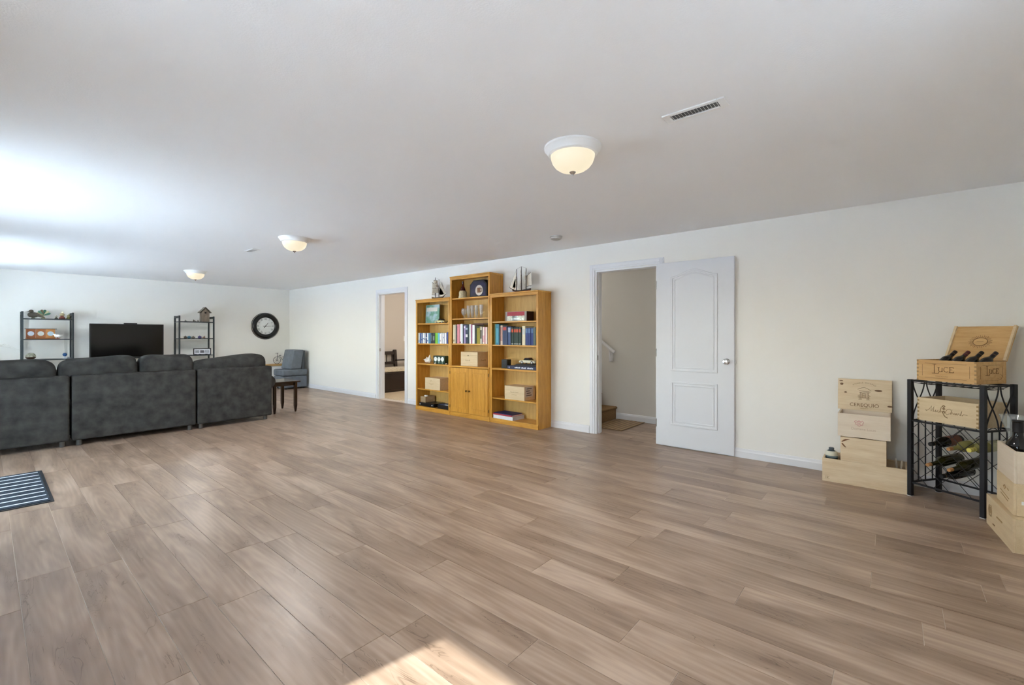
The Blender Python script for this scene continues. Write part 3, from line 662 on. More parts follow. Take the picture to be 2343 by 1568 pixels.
def etagere(x0, x1, label):
    t = thing('metal_rack', label, 'shelf rack', ((x0 + x1) / 2, 11.42, 0), group='charcoal metal shelf racks'); hw = (x1 - x0) / 2; p = .013
    for sx in (-1, 1):
        for y in (-.17, .17): MB().box(sx * hw - p, sx * hw + p, y - p, y + p, 0, 1.655).build('post', 'rackmetal', t)
        MB().box(sx * hw - p * .8, sx * hw + p * .8, -.157, .157, 1.605, 1.65).build('top_bar', 'rackmetal', t)
        for z in (1.53, 1.175, .82, .465, .11): MB().box(sx * hw - p * .6, sx * hw + p * .6, -.157, .157, z - .012, z - .001).build('side_bar', 'rackmetal', t)
    for z in (1.538, 1.181, .826, .47, .116): MB().box(-hw + p, hw - p, -.17, .17, z - .016, z).build('shelf', 'rackmetal', t)
    return t
etagere(.404, 1.02, 'charcoal metal rack left of the television')
etagere(2.60, 3.214, 'charcoal metal rack right of the television, with the birdhouse')

def statuette_bird(name, loc, s, mat, label, cat='figurine', group=None, rz=0, beak='#C9A35B', tail=True):
    t = thing(name, label, cat, loc, rz, group)
    MB().blob((0, 0, .5 * s), (.55 * s, .34 * s, .38 * s), .9, 18, 10).build('body', mat, t, smooth=True)
    MB().blob((-.18 * s, 0, 1.0 * s), (.24 * s, .20 * s, .22 * s), 1, 14, 8).build('head', mat, t, smooth=True)
    MB().tube([(-.38 * s, 0, 1.0 * s), (-.62 * s, 0, .95 * s)], [.07 * s, .008 * s], 6).build('beak', beak, t)
    if tail: MB().tube([(.35 * s, 0, .55 * s), (.75 * s, 0, .3 * s), (1.15 * s, 0, .1 * s)], [.2 * s, .14 * s, .05 * s], 8).build('tail', mat, t, smooth=True)
    MB().lathe([(.22 * s, 0), (.2 * s, .05 * s), (.1 * s, .16 * s)], 12).build('base', mat, t)
    return t
ZT = 1.538
statuette_bird('bird_sculpture', (.535, 11.36, ZT), .125, plain('bird_bronze', '#5F574A', .6, var=.35, vscale=14), 'dark bronze bird sculpture on top of the left rack', beak='#2C2B2A')
lf = thing('leaf_ornament', 'green and cream leaf ornament behind the bronze bird', 'ornament', (.665, 11.47, ZT))
for i in range(6):
    a = R(20 + 28 * i); mb = MB().at(Matrix.Translation((0, 0, .07)) @ Matrix.Rotation(-a, 4, 'Y')); mb.blob((.045, 0, 0), (.05, .012, .022), .8, 12, 8); mb.build('leaf', ['#6FA58A', '#D9D2A8', '#3F7A63', '#8A7F62', '#7FB79C', '#C9C59B'][i], lf, smooth=True)
MB().lathe([(.035, 0), (.03, .012), (.012, .02), (.012, .07)], 14).build('base', '#B9B08A', lf, smooth=True)
def figurine(loc, h, cols, label, group='little figurines on the racks'):
    t = thing('figurine', label, 'figurine', loc, 0, group)
    MB().lathe([(.30 * h, 0), (.34 * h, .08 * h), (.22 * h, .3 * h), (.12 * h, .42 * h)], 12).build('base', cols[0], t, smooth=True)
    MB().blob((0, 0, .58 * h), (.24 * h, .2 * h, .22 * h), .9, 12, 8).build('body', cols[1], t, smooth=True)
    MB().blob((.04 * h, 0, .86 * h), (.13 * h, .12 * h, .14 * h), 1, 10, 6).build('head', cols[2], t, smooth=True)
    return t
figurine((.817, 11.36, ZT), .070, ('#3E4038', '#A8A493', '#C9C3B0'), 'smallest grey figurine on the left rack top shelf')
figurine((.890, 11.36, ZT), .135, ('#7A3F34', '#A99B77', '#E0DCC0'), 'tall cream and red figurine on the left rack')
figurine((.972, 11.36, ZT), .095, ('#6C6A38', '#8C8760', '#C6C2A6'), 'olive figurine at the right end of the left rack')
ZM = 1.181
pf = thing('triple_photo_frame', 'wooden triple photo frame on the left rack', 'photo frame', (.625, 11.36, ZM))
MB().box(-.18, .18, -.03, .05, 0, .022).build('ledge', wood('cherry_wood', '#7A4A26', '#A66C38', 'X', 2), pf, bevel=.003)
MB().box(-.19, .20, -.005, .055, .172, .182).build('top_board', '#4B453C', pf)
for i in range(3):
    x = -.118 + i * .119
    MB().box(x - .058, x + .058, .0, .03, .022, .172).build('wood_panel', ['#8A4F2A', '#9C5E30', '#B47A42'][i], pf, bevel=.003)
    q = MB().at(Matrix.Translation((x, 0, .095)) @ facing()); q.lathe([(.040, 0), (.040, .003), (0, .003)], 24); q.build('oval_photo', ['#C3CBD6', '#B9BBB4', '#A9BCC6'][i], pf)
wb = thing('white_bird', 'small white seagull figurine beside the triple photo frame', 'figurine', (.83, 11.30, ZM))
MB().blob((0, 0, .055), (.045, .025, .024), .9, 14, 8).build('body', 'white', wb, smooth=True); MB().blob((-.04, 0, .078), (.018, .015, .015), 1, 10, 6).build('head', 'white', wb, smooth=True)
for s in (-1, 1): MB().at(Matrix.Translation((.01, 0, .065))).prism([(0, s * .01), (.05, s * .02), (.045, s * .075), (.01, s * .05)], .0, .006).build('wing', '#E9E4DC', wb)
MB().lathe([(.03, 0), (.028, .008), (.006, .014), (.006, .04)], 12).build('base', '#8A4F3A', wb, smooth=True)
ZL = .826
gb = thing('globe_bowl', 'brown patterned glass bowl at the left of the rack', 'bowl', (.505, 11.36, ZL))
MB().lathe([(.028, 0), (.04, .006), (.062, .03), (.064, .045)], 24).build('lower_bowl', '#4A3427', gb, smooth=True); MB().lathe([(.064, .045), (.063, .07), (.05, .098), (.03, .112), (0, .118)], 24).build('dome', plain('marbled_glass', '#9A9A86', .2, var=.6, vscale=30), gb, smooth=True)
bb = thing('blue_ball', 'small blue glass ball on a white stand', 'ornament', (.925, 11.36, ZL))
MB().lathe([(.03, 0), (.028, .01), (.01, .016), (.01, .045)], 14).build('stand', '#C9CCD2', bb, smooth=True); MB().blob((0, 0, .072), (.031, .031, .031), 1, 16, 10).build('ball', plain('blue_glass', '#2C5A94', .12), bb, smooth=True)
wo_ = tag(MB().box(-.018, .018, -.015, .015, 0, .03).build('trinket_box', '#8F8E94', bevel=.004), 'tiny grey trinket box beside the blue ball', 'box'); wo_.location = (.975, 11.34, ZL)

bh = thing('birdhouse', 'weathered wooden birdhouse on the right rack', 'birdhouse', (3.085, 11.40, ZT))
BW = wood('weathered_wood', '#6E6254', '#97897A', 'Z', 2.2, .8)
MB().prism([(-.075, 0), (.075, 0), (.075, .20), (0, .295), (-.075, .20)], -.065, .065, 'Y').build('body', BW, bh, bevel=.002)
for s in (-1, 1): MB().prism([(0, .305), (s * .108, .190), (s * .108, .203), (0, .322)], -.085, .085, 'Y').build('roof_slope', '#6A6356', bh)
MB().at(Matrix.Translation((0, -.065, .195)) @ facing()).lathe([(.019, 0), (.019, .0015), (0, .0015)], 20).build('entry_hole', '#0E0B09', bh)
MB().tube([(0, -.066, .15), (0, -.09, .15)], .004, 8).build('perch', '#6A5A48', bh)
statuette_bird('small_bird', (2.735, 11.38, ZT), .030, '#8C8A84', 'leftmost tiny grey bird on the right rack top shelf')
statuette_bird('small_bird', (2.885, 11.38, ZT), .036, '#5E5348', 'brown tiny bird in the middle of the rack top shelf')
statuette_bird('small_bird', (2.962, 11.38, ZT), .030, '#7F776C', 'tiny bird standing next to the birdhouse', tail=False)
def cup(x, cols, h, label):
    t = thing('small_pot', label, 'ornament', (x, 11.36, ZM), 0, 'little ornaments on the right rack')
    MB().lathe([(.022, 0), (.034, .012), (.036, .55 * h), (.028, .8 * h), (.0, h)], 16).build('body', cols[0], t, smooth=True); MB().blob((0, 0, h), (.010, .010, .008), 1, 8, 6).build('knob', cols[1], t, smooth=True)
cup(2.672, ('#E6DED4', '#C9BEB0'), .032, 'cream little pot at the left end of the middle shelf')
cup(2.727, ('#5B5349', '#3A342D'), .048, 'brown little pot second on the middle shelf')
cup(2.795, ('#3E6E86', '#9FC4D2'), .050, 'teal little pot third on the middle shelf')
cup(2.868, ('#7C7568', '#5A5449'), .042, 'grey little pot fourth on the middle shelf')
cup(2.985, ('#4A4273', '#6B629A'), .052, 'purple little pot on the middle shelf')
statuette_bird('hummingbird', (3.065, 11.36, ZM), .042, '#8A6A58', 'brown hummingbird figurine with raised green wing on the middle shelf', rz=180, beak='#6F7F3A')
pc = thing('photo_strip_frame', 'black framed strip of three photos on the right rack', 'photo frame', (3.036, 11.38, ZL))
q = .162; h_ = .14
MB().ring([(-q, 0), (q, 0), (q, h_), (-q, h_)], [(-q + .014, .014), (q - .014, .014), (q - .014, h_ - .014), (-q + .014, h_ - .014)], -.012, .008, 'Y').build('frame', 'black', pc)
MB().box(-q + .014, q - .014, 0, .004, .014, h_ - .014).build('mount', '#E3E5EC', pc)
for i, c in enumerate(('#9EA2A8', '#6E6C72', '#B4B8C0')): MB().box(-.128 + i * .09, -.128 + i * .09 + .075, -.002, 0, .04, .098).build('photo', plain('photo_%d' % i, c, .5, var=.45, vscale=60), pc)
for i, (x, c) in enumerate(((2.90, '#2A2838'), (2.985, '#33303F'), (3.10, '#252430'))):
    o = tag(MB().blob((0, 0, .011), (.03, .02, .011), .8, 12, 6).build('pebble', c, smooth=True), ['dark pebble left in front of the photo strip', 'dark pebble in the middle before the photo strip', 'dark pebble right in front of the photo strip'][i], 'pebble', 'dark pebbles on the lower shelf'); o.location = (x, 11.33, ZL)

# white table with pale twigs at the left edge
wt = thing('white_side_table', 'white side table at the far left edge', 'table', (-.12, 11.38, 0))
MB().box(-.30, .315, -.2, .2, .77, .80).build('table_top', 'white', wt, bevel=.004)
for x in (-.27, .28):
    for y in (-.17, .17): MB().box(x - .02, x + .02, y - .02, y + .02, 0, .77).build('leg', 'white', wt)
tw = thing('twig_vase', 'white vase of pale curling twigs at the left edge', 'vase', (-.06, 11.38, .80))
MB().lathe([(.03, 0), (.05, .02), (.055, .06), (.03, .11), (.022, .13), (.026, .14)], 20).build('vase', 'white', tw, smooth=True)
for i in range(5):
    a = i * 1.3; k = .1 + .05 * i
    MB().tube([(0, 0, .12), (.04 * math.cos(a) + .02, .02 * math.sin(a), .2), (k * .9, .04 * math.sin(a), .26 + .01 * i), (k + .14, .04 * math.sin(a), .27 - .02 * i)], [.004, .003, .0025, .0015], 5).build('twig', '#CFCBC0', tw, smooth=True)

# low white bench with oak top, ornaments on it
lb = thing('white_bench', 'low white bench with oak top under the clock', 'bench', (4.22, 11.54, 0))
MB().box(-.70, .70, -.105, .115, 0, .50).build('body', 'white', lb, bevel=.004); MB().box(-.72, .72, -.12, .12, .50, .545).build('oak_top', wood('light_oak', '#B98F56', '#D2AC72', 'X', 1.5), lb, bevel=.004)
go = tag(MB().box(-.095, .095, -.06, .06, 0, .215).build('grey_speaker', '#8B8E8D', bevel=.006), 'grey box-shaped speaker showing above the sofa cushion', 'speaker'); go.location = (3.66, 11.54, .545)
bk = thing('bicycle_ornament', 'black wire tricycle ornament on the white bench', 'ornament', (4.64, 11.53, .545))
def circ(cx, cz, r, n=28): return [(cx + r * math.cos(2 * PI * i / n), 0, cz + r * math.sin(2 * PI * i / n)) for i in range(n)]
def wheel(cx, r, y=0):
    t = MB().at(Matrix.Translation((0, y, 0))); t.tube(circ(cx, r + .003, r), .0045, 6, closed=True)
    o = t.build('wheel', 'blackmetal', bk, smooth=True)
    for i in range(10): a = 2 * PI * i / 10; MB().at(Matrix.Translation((0, y, 0))).tube([(cx, 0, r + .003), (cx + r * math.cos(a), 0, r + .003 + r * math.sin(a))], .0013, 4).build('spoke', 'blackmetal', o)
    MB().at(Matrix.Translation((cx, y, r + .003)) @ facing()).lathe([(.011, -.008), (.011, .008)], 10).build('hub', 'blackmetal', o)
wheel(0, .085); wheel(.235, .05, -.05); wheel(.235, .05, .05)
MB().tube([(0, 0, .088), (.012, 0, .2), (.016, 0, .262)], .005, 6).build('fork', 'blackmetal', bk)
MB().tube([(-.012, -.05, .252), (.02, -.02, .262), (.02, .02, .262), (-.012, .05, .252)], .004, 6).build('handlebar', 'blackmetal', bk)
MB().tube([(.014, 0, .19), (.06, 0, .185), (.10, 0, .14), (.125, 0, .09), (.235, 0, .053)], .005, 6).build('frame', 'blackmetal', bk, smooth=True)
MB().blob((.075, 0, .205), (.03, .016, .008), 1, 12, 6).build('saddle', 'blackmetal', bk, smooth=True)
bs = MB()
for z in (.10, .135, .17): bs.tube([(.135, -.045, z), (.30, -.045, z), (.30, .045, z), (.135, .045, z)], .0025, 5, closed=True)
for i in range(7):
    for y in (-.045, .045): bs.tube([(.14 + i * .026, y, .10), (.135 + i * .0275, y, .17)], .0018, 4)
bs.build('basket', 'blackmetal', bk)

# ------------------------------------------------------------------ bookcases along the right wall (local x along the wall to the right, y into the wall)
BX = 4.70; BD = 0.292
def bookcase(y_left, y_right, top, shelves, label, cupboard=None):
    yc = (y_left + y_right) / 2; hw = (y_left - y_right) / 2 - .003
    t = thing('bookcase', label, 'bookcase', (BX, yc, 0), RW, 'three oak bookcases in a row')
    for s in (-1, 1):
        MB().box(min(s * hw, s * (hw - .022)), max(s * hw, s * (hw - .022)), .012, BD, 0, top - .004).build('side_panel', 'oak', t, bevel=.0015)
        MB().box(min(s * hw, s * (hw - .034)), max(s * hw, s * (hw - .034)), 0, .014, .0, top - .05).build('stile', 'oak', t, bevel=.002)
    MB().box(-hw + .022, hw - .022, BD - .010, BD - .002, .02, top - .02).build('back_panel', 'oakback', t)
    MB().box(-hw - .004, hw + .004, -.008, BD, top - .022, top).build('top_board', 'oakh', t, bevel=.004)
    MB().box(-hw, hw, -.003, .012, top - .058, top - .022).build('top_rail', 'oakh', t, bevel=.003)
    MB().box(-hw, hw, -.004, .014, 0, .066).build('plinth', 'oakh', t, bevel=.003)
    MB().box(-hw + .022, hw - .022, .014, BD - .010, .046, .066).build('bottom_board', 'oakh', t)
    for z, th, fw in shelves: MB().box(-hw + .022, hw - .022, .014 - fw, BD - .010, z - th, z).build('shelf', 'oakh', t, bevel=.002)
    if cupboard:
        z0, z1 = cupboard
        MB().box(-hw - .002, hw + .002, -.012, .016, z1 + .006, z1 + .032).build('ledge', 'oakh', t, bevel=.004)
        for s in (-1, 1):
            x0, x1 = (-hw + .026, -.002) if s < 0 else (.002, hw - .026)
            d = MB().box(x0, x1, -.016, .006, z0, z1).build('door', 'oak', t, bevel=.003)
            f = .062
            MB().ring([(x0 + f, z0 + f), (x1 - f, z0 + f), (x1 - f, z1 - f), (x0 + f, z1 - f)], [(x0 + f + .022, z0 + f + .022), (x1 - f - .022, z0 + f + .022), (x1 - f - .022, z1 - f - .022), (x0 + f + .022, z1 - f - .022)], -.0205, -.016, 'Y').build('panel_moulding', 'oak', d, bevel=.002)
            kx = -.033 if s < 0 else .033
            MB().at(Matrix.Translation((kx, -.016, (z0 + z1) / 2)) @ facing()).lathe([(.009, 0), (.006, .006), (.006, .012), (.013, .018), (.014, .025), (.008, .031), (0, .032)], 16).build('knob', 'brass', d, smooth=True)
            hx = s * (hw - .012)
            for z in (z0 + .08, z1 - .08): MB().tube([(hx, -.016, z - .022), (hx, -.016, z + .022)], .006, 8).build('hinge', 'brass', d)
    return t
SH = [(1.443, .019, 0), (1.112, .019, 0), (.78, .024, .006), (.358, .019, 0)]
bcL = bookcase(6.131, 5.272, 1.843, SH, 'low oak bookcase on the left of the three')
bcM = bookcase(5.272, 4.418, 2.158, [(1.820, .019, 0), (1.505, .019, 0), (1.120, .019, 0), (.782, .019, 0)], 'tall middle oak bookcase with cupboard doors', (.070, .750))
bcR = bookcase(4.418, 3.545, 1.843, SH, 'low oak bookcase on the right of the three')

ORD = ['first', 'second', 'third', 'fourth', 'fifth', 'sixth', 'seventh', 'eighth', 'ninth', 'tenth', 'eleventh', 'twelfth', 'thirteenth', 'fourteenth', 'fifteenth', 'sixteenth', 'seventeenth', 'eighteenth', 'nineteenth', 'twentieth', 'twenty-first', 'twenty-second', 'twenty-third', 'twenty-fourth']
def book(ya, yb, z, h, dep, spine, word, label, group, bands=(), tilt=0.0):
    """upright book, spine to the room; ya > yb are its left and right faces along the wall"""
    w_ = ya - yb - .0015
    t = thing('book', label, 'book', (BX + .018 + random.uniform(0, .012), (ya + yb) / 2, z), RW, group)
    cv = spine
    mb = MB(); c = min(.003, w_ * .2)
    mb.box(-w_ / 2, -w_ / 2 + c, .004, dep, 0, h).box(w_ / 2 - c, w_ / 2, .004, dep, 0, h)
    mb.prism([(-w_ / 2, .004), (-w_ / 2 + w_ * .18, .001), (0, 0), (w_ / 2 - w_ * .18, .001), (w_ / 2, .004), (w_ / 2 - c, .006), (-w_ / 2 + c, .006)], 0, h, 'Z')
    mb.build('cover', cv, t)
    MB().box(-w_ / 2 + c, w_ / 2 - c, .006, dep - .004, .003, h - .003).build('pages', 'paper', t)
    for (b0, b1, col) in bands: MB().box(-w_ / 2 + w_ * .12, w_ / 2 - w_ * .12, -.0012, .004, h * b0, h * b1).build('spine_label', col, t)
    if tilt: t.rotation_euler = (0, R(tilt), R(RW))
    return t
def book_row(edges, z, specs, dep, where, group):
    for i, ((a, b), (h, col, word, bands)) in enumerate(zip(edges, specs)):
        book(a, b, z, h, dep, col, word, '%s book, %s from the left on the %s' % (word, ORD[i], where), group, bands)
W_ = '#ECEBE6'
# left bookcase: short volumes
eL = [6.092, 6.057, 6.012, 5.990, 5.975, 5.946, 5.925, 5.902, 5.859, 5.829, 5.809, 5.766, 5.717, 5.668, 5.630, 5.592, 5.550, 5.516, 5.490, 5.462, 5.440, 5.422, 5.383, 5.356]
sL = [(.175, '#E4E6DC', 'cream', [(.1, .3, '#9FB4C4')]), (.172, '#3D558C', 'blue', []), (.165, '#D9DCE4', 'pale grey', [(.3, .42, '#3D558C')]), (.17, '#4A66A0', 'mid blue', []), (.174, W_, 'white', [(.4, .5, '#6A84B0')]), (.168, '#8FA0C4', 'lavender blue', []),
      (.172, '#F0F0EC', 'bright white', [(.35, .48, '#3A4C80')]), (.17, '#2E3E74', 'navy', [(.5, .6, '#C8D0E0')]), (.172, '#EDEDEE', 'white', [(.2, .3, '#4F6AA0')]), (.17, '#5F9CC2', 'sky blue', []), (.173, '#3E6B8C', 'steel blue', []), (.168, '#1E2A33', 'black', [(.25, .8, '#4A5B60')]),
      (.17, '#2B3540', 'charcoal', [(.3, .7, '#7D8C8A')]), (.172, '#6FB52E', 'lime green', []), (.172, '#7CC03A', 'bright green', []), (.174, '#63B6CF', 'turquoise', []), (.166, '#E8E8EC', 'white', [(.2, .35, '#B8A7B8')]), (.17, '#F1EEF0', 'white', []),
      (.164, '#C9CCD8', 'grey', []), (.172, '#ECECF4', 'white', [(.5, .62, '#8A90C0')]), (.168, '#9AA4CC', 'periwinkle', []), (.17, '#F2F2F6', 'white', []), (.185, '#3B4A96', 'royal blue', [])]
book_row(list(zip(eL[:-1], eL[1:])), 1.112, sL, .13, 'left bookcase row', 'short books in the left bookcase')
# middle bookcase: tall volumes
eM = [5.229, 5.191, 5.153, 5.134, 5.083, 5.052, 5.009, 4.990, 4.948, 4.893, 4.863, 4.827, 4.803, 4.750, 4.733, 4.709, 4.640, 4.605, 4.588, 4.549, 4.532, 4.498]
sM = [(.290, '#E7DAB4', 'cream', [(.1, .2, '#B09A68')]), (.292, '#A89E8C', 'taupe', []), (.270, '#23262E', 'black', []), (.296, '#D98C98', 'pink', []), (.298, '#E8CFD2', 'pale pink', [(.02, .1, '#8A4450')]), (.300, '#DDE4E8', 'pale blue', []), (.288, '#1E2B44', 'navy', []),
      (.278, '#9A88B4', 'lavender', [(.85, .95, '#E8E4F0')]), (.282, '#26324C', 'dark navy', [(.35, .5, '#E6E6E6'), (.75, .85, '#9FB0C4')]), (.286, '#2F4A4C', 'teal', []), (.292, '#E3E4E2', 'light grey', []), (.290, '#A24A7A', 'magenta', []), (.280, '#ECECEE', 'white', []),
      (.26, '#17181B', 'black', []), (.268, '#1F3A2A', 'dark green', []), (.262, '#9A8E24', 'olive yellow', [(.9, 1.0, '#2F3A20')]), (.255, '#D8D2C4', 'mottled grey', [(.3, .8, '#5A564C')]), (.25, '#3A3538', 'dark brown', []), (.248, '#E9DCD0', 'cream', [(.1, .5, '#D9A8A8')]), (.246, '#D08CA0', 'rose', []), (.244, '#EFE2DA', 'off-white', [])]
book_row(list(zip(eM[:-1], eM[1:])), 1.120, sM, .20, 'tall bookcase row', 'tall books in the middle bookcase')
ft = thing('flat_book', 'brown book lying on top of the tall bookcase row', 'book', (BX + .06, 4.70, 1.4022), RW)
MB().box(-.11, .10, 0, .17, 0, .003).box(-.11, .10, 0, .17, .019, .022).box(-.11, .10, -.001, .004, 0, .022).build('cover', '#5A2F22', ft); MB().box(-.105, .095, .005, .165, .003, .019).build('pages', 'paper', ft)
# right bookcase: sets
eR = [4.344, 4.330, 4.264, 4.242, 4.200, 4.117, 4.106, 4.045, 4.035, 3.992, 3.946, 3.904, 3.860, 3.845, 3.789, 3.741, 3.695, 3.649, 3.607]
red = [(.72, .90, '#C9512F'), (.04, .09, '#B9BDB4')]
sR = [(.295, '#7F9A7A', 'thin sage', []), (.295, '#2E7C98', 'tall teal', [(.1, .8, '#4C9CB4')]), (.27, '#14161A', 'black', []), (.275, '#D8C4B0', 'cream and red', [(.2, .9, '#B88A80')]), (.262, '#2E3F66', 'navy with red label', [(.78, .95, '#B9443A')]), (.24, '#3A4A6C', 'slim blue', []), (.252, '#3F5480', 'blue silver-lettered', [(.7, .95, '#A9B4CC')]), (.2, '#15191A', 'slim black', []),
      (.242, '#22382F', 'dark green red-labelled', red), (.242, '#22382F', 'dark green red-labelled', red), (.242, '#22382F', 'dark green red-labelled', red), (.242, '#22382F', 'dark green red-labelled', red), (.22, '#1B1F1E', 'slim dark', []), (.262, '#E2DABA', 'cream', [(.55, .85, '#C9CDC8')]),
      (.235, '#1E3476', 'navy set', [(.7, .95, '#4E6E9C')]), (.235, '#1E3476', 'navy set', [(.7, .95, '#4E6E9C')]), (.235, '#1E3476', 'navy set', [(.7, .95, '#4E6E9C')]), (.24, '#55665E', 'grey green', [])]
book_row(list(zip(eR[:-1], eR[1:])), 1.112, sR, .19, 'right bookcase row', 'hardbacks in the right bookcase')

# --- things in the left bookcase
mpm, t_, b_ = _new('map_print'); b_.inputs['Roughness'].default_value = .35
n_ = t_.nodes.new('ShaderNodeTexNoise'); n_.inputs['Scale'].default_value = 9; n_.inputs['Detail'].default_value = 5; r_ = t_.nodes.new('ShaderNodeValToRGB'); e_ = r_.color_ramp.elements
e_[0].position = .42; e_[0].color = (*lin('#6FA391'), 1); e_[1].position = .56; e_[1].color = (*lin('#A9C6D2'), 1); c_ = t_.nodes.new('ShaderNodeTexCoord')
t_.links.new(c_.outputs['Object'], n_.inputs['Vector']); t_.links.new(n_.outputs['Fac'], r_.inputs['Fac']); t_.links.new(r_.outputs['Color'], b_.inputs['Base Color'])
mpf = thing('map_book', 'upright green and blue map book in the left bookcase', 'book', (4.86, 5.90, 1.443), RW)
mm_ = Matrix.Rotation(R(-2.5), 4, 'X')
MB().at(mm_).box(-.175, .175, 0, .018, 0, .315).build('cover', mpm, mpf, bevel=.002); MB().at(mm_).box(-.145, .125, -.0015, 0, .205, .27).build('title_panel', '#D9D8D2', mpf)
MB().at(mm_).box(-.170, .160, .002, .016, .3152, .317).build('page_edge', 'paper', mpf)
def toy_car(loc, L, body, roof, label, rz=RW, two_tone=None):
    t = thing('toy_car', label, 'toy car', loc, rz); s = L / 2; H_ = L * .27
    prof = [(-1, .28), (-.98, .5), (-.86, .62), (-.45, .70), (.35, .70), (.8, .60), (.98, .45), (1, .26), (.82, .2), (-.82, .2)]
    MB().prism([(x * s, z * H_) for x, z in prof], -.19 * L, .19 * L, 'Y').build('body', body, t, bevel=L * .03, seg=3)
    cab = [(-.52, .68), (-.32, 1.02), (.12, 1.04), (.38, .68)]
    MB().prism([(x * s, z * H_) for x, z in cab], -.155 * L, .155 * L, 'Y').build('windows', plain('toy_glass', '#20242A', .15), t, bevel=L * .015)
    MB().prism([(x * s, z * H_) for x, z in ((-.36, .99), (-.30, 1.10), (.10, 1.12), (.18, .99))], -.16 * L, .16 * L, 'Y').build('roof', roof, t, bevel=L * .012)
    for x in (-.6, .6):
        for y in (-1, 1):
            mb = MB().at(Matrix.Translation((x * s, y * .172 * L, .078 * L)) @ facing()); mb.lathe([(.078 * L, -.022 * L), (.078 * L, .022 * L)], 18); w1 = mb.build('wheel', 'black', t)
            mb = MB().at(Matrix.Translation((x * s, y * .195 * L, .078 * L)) @ facing()); mb.lathe([(.05 * L, -.004 * L), (.05 * L, .004 * L)], 16); mb.build('hubcap', '#D6D4CE', w1)
    for y in (-1, 1): MB().blob((s * .95, y * .12 * L, .42 * H_), (.03 * L, .03 * L, .03 * L), 1, 10, 6).build('headlamp', 'chrome', t, smooth=True)
    MB().box(-s * 1.02, -s * .97, -.17 * L, .17 * L, .24 * H_, .34 * H_).box(s * .97, s * 1.03, -.17 * L, .17 * L, .22 * H_, .32 * H_).build('bumpers', 'chrome', t)
    return t
toy_car((4.775, 5.568, 1.443), .235, '#D2CC92', '#4A3B1E', 'yellow and cream toy car beside the map book', rz=RW + 180)
shl = thing('conch_shell', 'spiky white conch shell in the left bookcase', 'shell', (4.79, 5.945, .78), RW)
MB().blob((0, .03, .045), (.075, .05, .042), .9, 20, 12, .25, 2.0).build('body', '#E9E4DA', shl, smooth=True)
MB().tube([(.03, .02, .05), (.045, .02, .10), (.052, .02, .145)], [.035, .02, .002], 10).build('spire', '#E4DDD0', shl, smooth=True)
for a, l_, z in ((15, .09, .03), (-20, .08, .015), (60, .07, .06), (160, .10, .035), (200, .085, .05), (110, .075, .07)):
    MB().tube([(.03 * math.cos(R(a)), .02, z + .01), (l_ * 1.05 * math.cos(R(a)), .0, z + .01 + l_ * .35 * math.sin(R(a)))], [.014, .001], 7).build('spike', '#EFEAE0', shl, smooth=True)
rd = thing('weather_station', 'dark green desk weather station with three white dials', 'weather station', (4.76, 5.60, .78), RW)
MB().prism([(-.135, 0), (.135, 0), (.135, .132), (-.150, .132)], 0, .10, 'Y').build('case', '#1B3B30', rd, bevel=.004)
for i in range(3):
    x = -.088 + i * .085
    MB().at(Matrix.Translation((x, 0, .078)) @ facing()).lathe([(.037, 0), (.037, .003), (.033, .006), (.033, .003)], 28).build('dial_rim', '#DDE3DE', rd, smooth=True)
    MB().at(Matrix.Translation((x, 0, .078)) @ facing()).lathe([(.033, 0), (.033, .0035), (0, .0035)], 28).build('dial_face', '#E9EEEA', rd)
    MB().tube([(x, -.005, .078), (x + (-.012, .004, .016)[i], -.005, .098)], .0018, 5).build('needle', '#3A3F3E', rd)
    MB().at(Matrix.Translation((x, 0, .022)) @ facing()).lathe([(.012, 0), (.010, .006), (0, .007)], 14).build('knob', '#9FB8AA', rd, smooth=True)
for i, y in enumerate((5.655, 5.385)):
    o = tag(MB().blob((0, 0, .012), (.016, .014, .012), .9, 12, 8, .2, i).build('small_shell', '#E8DCCB', smooth=True), ['small cream shell in front of the weather station', 'small cream shell at the right of the weather station'][i], 'shell', 'small shells'); o.location = (4.725, y, .78)

def crate(name, loc, rz, L, D, H_, mat, label, th=.012, lid=True, open_top=False, group=None, joints=False):
    """wooden wine case: floor, four walls and, unless open, a lid; local x is the long front, y goes back from the front face"""
    t = thing(name, label, 'wooden box', loc, rz, group)
    MB().box(-L / 2, L / 2, 0, th, 0, H_).build('front_board', mat, t, bevel=.001)
    MB().box(-L / 2, L / 2, D - th, D, 0, H_).build('rear_board', mat, t, bevel=.001)
    for s in (-1, 1): MB().box(min(s * L / 2, s * (L / 2 - th)), max(s * L / 2, s * (L / 2 - th)), th, D - th, 0, H_).build('end_board', mat, t, bevel=.001)
    MB().box(-L / 2 + th, L / 2 - th, th, D - th, 0, .008).build('base_board', mat, t)
    if lid and not open_top: MB().box(-L / 2 + th, L / 2 - th, th, D - th, H_ - .012, H_ - .002).build('lid', mat, t, bevel=.001)
    if joints:
        n = int(H_ / .014)
        for i in range(n):
            if i % 2 == 0:
                for s in (-1, 1): MB().box(min(s * (L / 2 - th), s * L / 2) , max(s * (L / 2 - th), s * L / 2), -.0006, 0, i * H_ / n + .001, (i + 1) * H_ / n).build('finger_joint', 'burnsoft', t)
    return t
FX = (1, 0, 0); FZ = (0, 0, 1)
c1 = crate('wine_box', (4.725, 5.727, .358), RW, .375, .26, .190, 'pine', 'plain pale pine wine box in the left bookcase')
stroke(c1, [[(.02 * math.cos(a * .6), .02 * math.sin(a * .6) + .008 * a / 3) for a in range(8)], [(-.05, -.03), (-.02, -.035), (.02, -.033), (.06, -.03)], [(-.02, -.045), (.03, -.047)]], (-.03, -.0005, .125), FX, FZ, .0016, 'burnsoft')
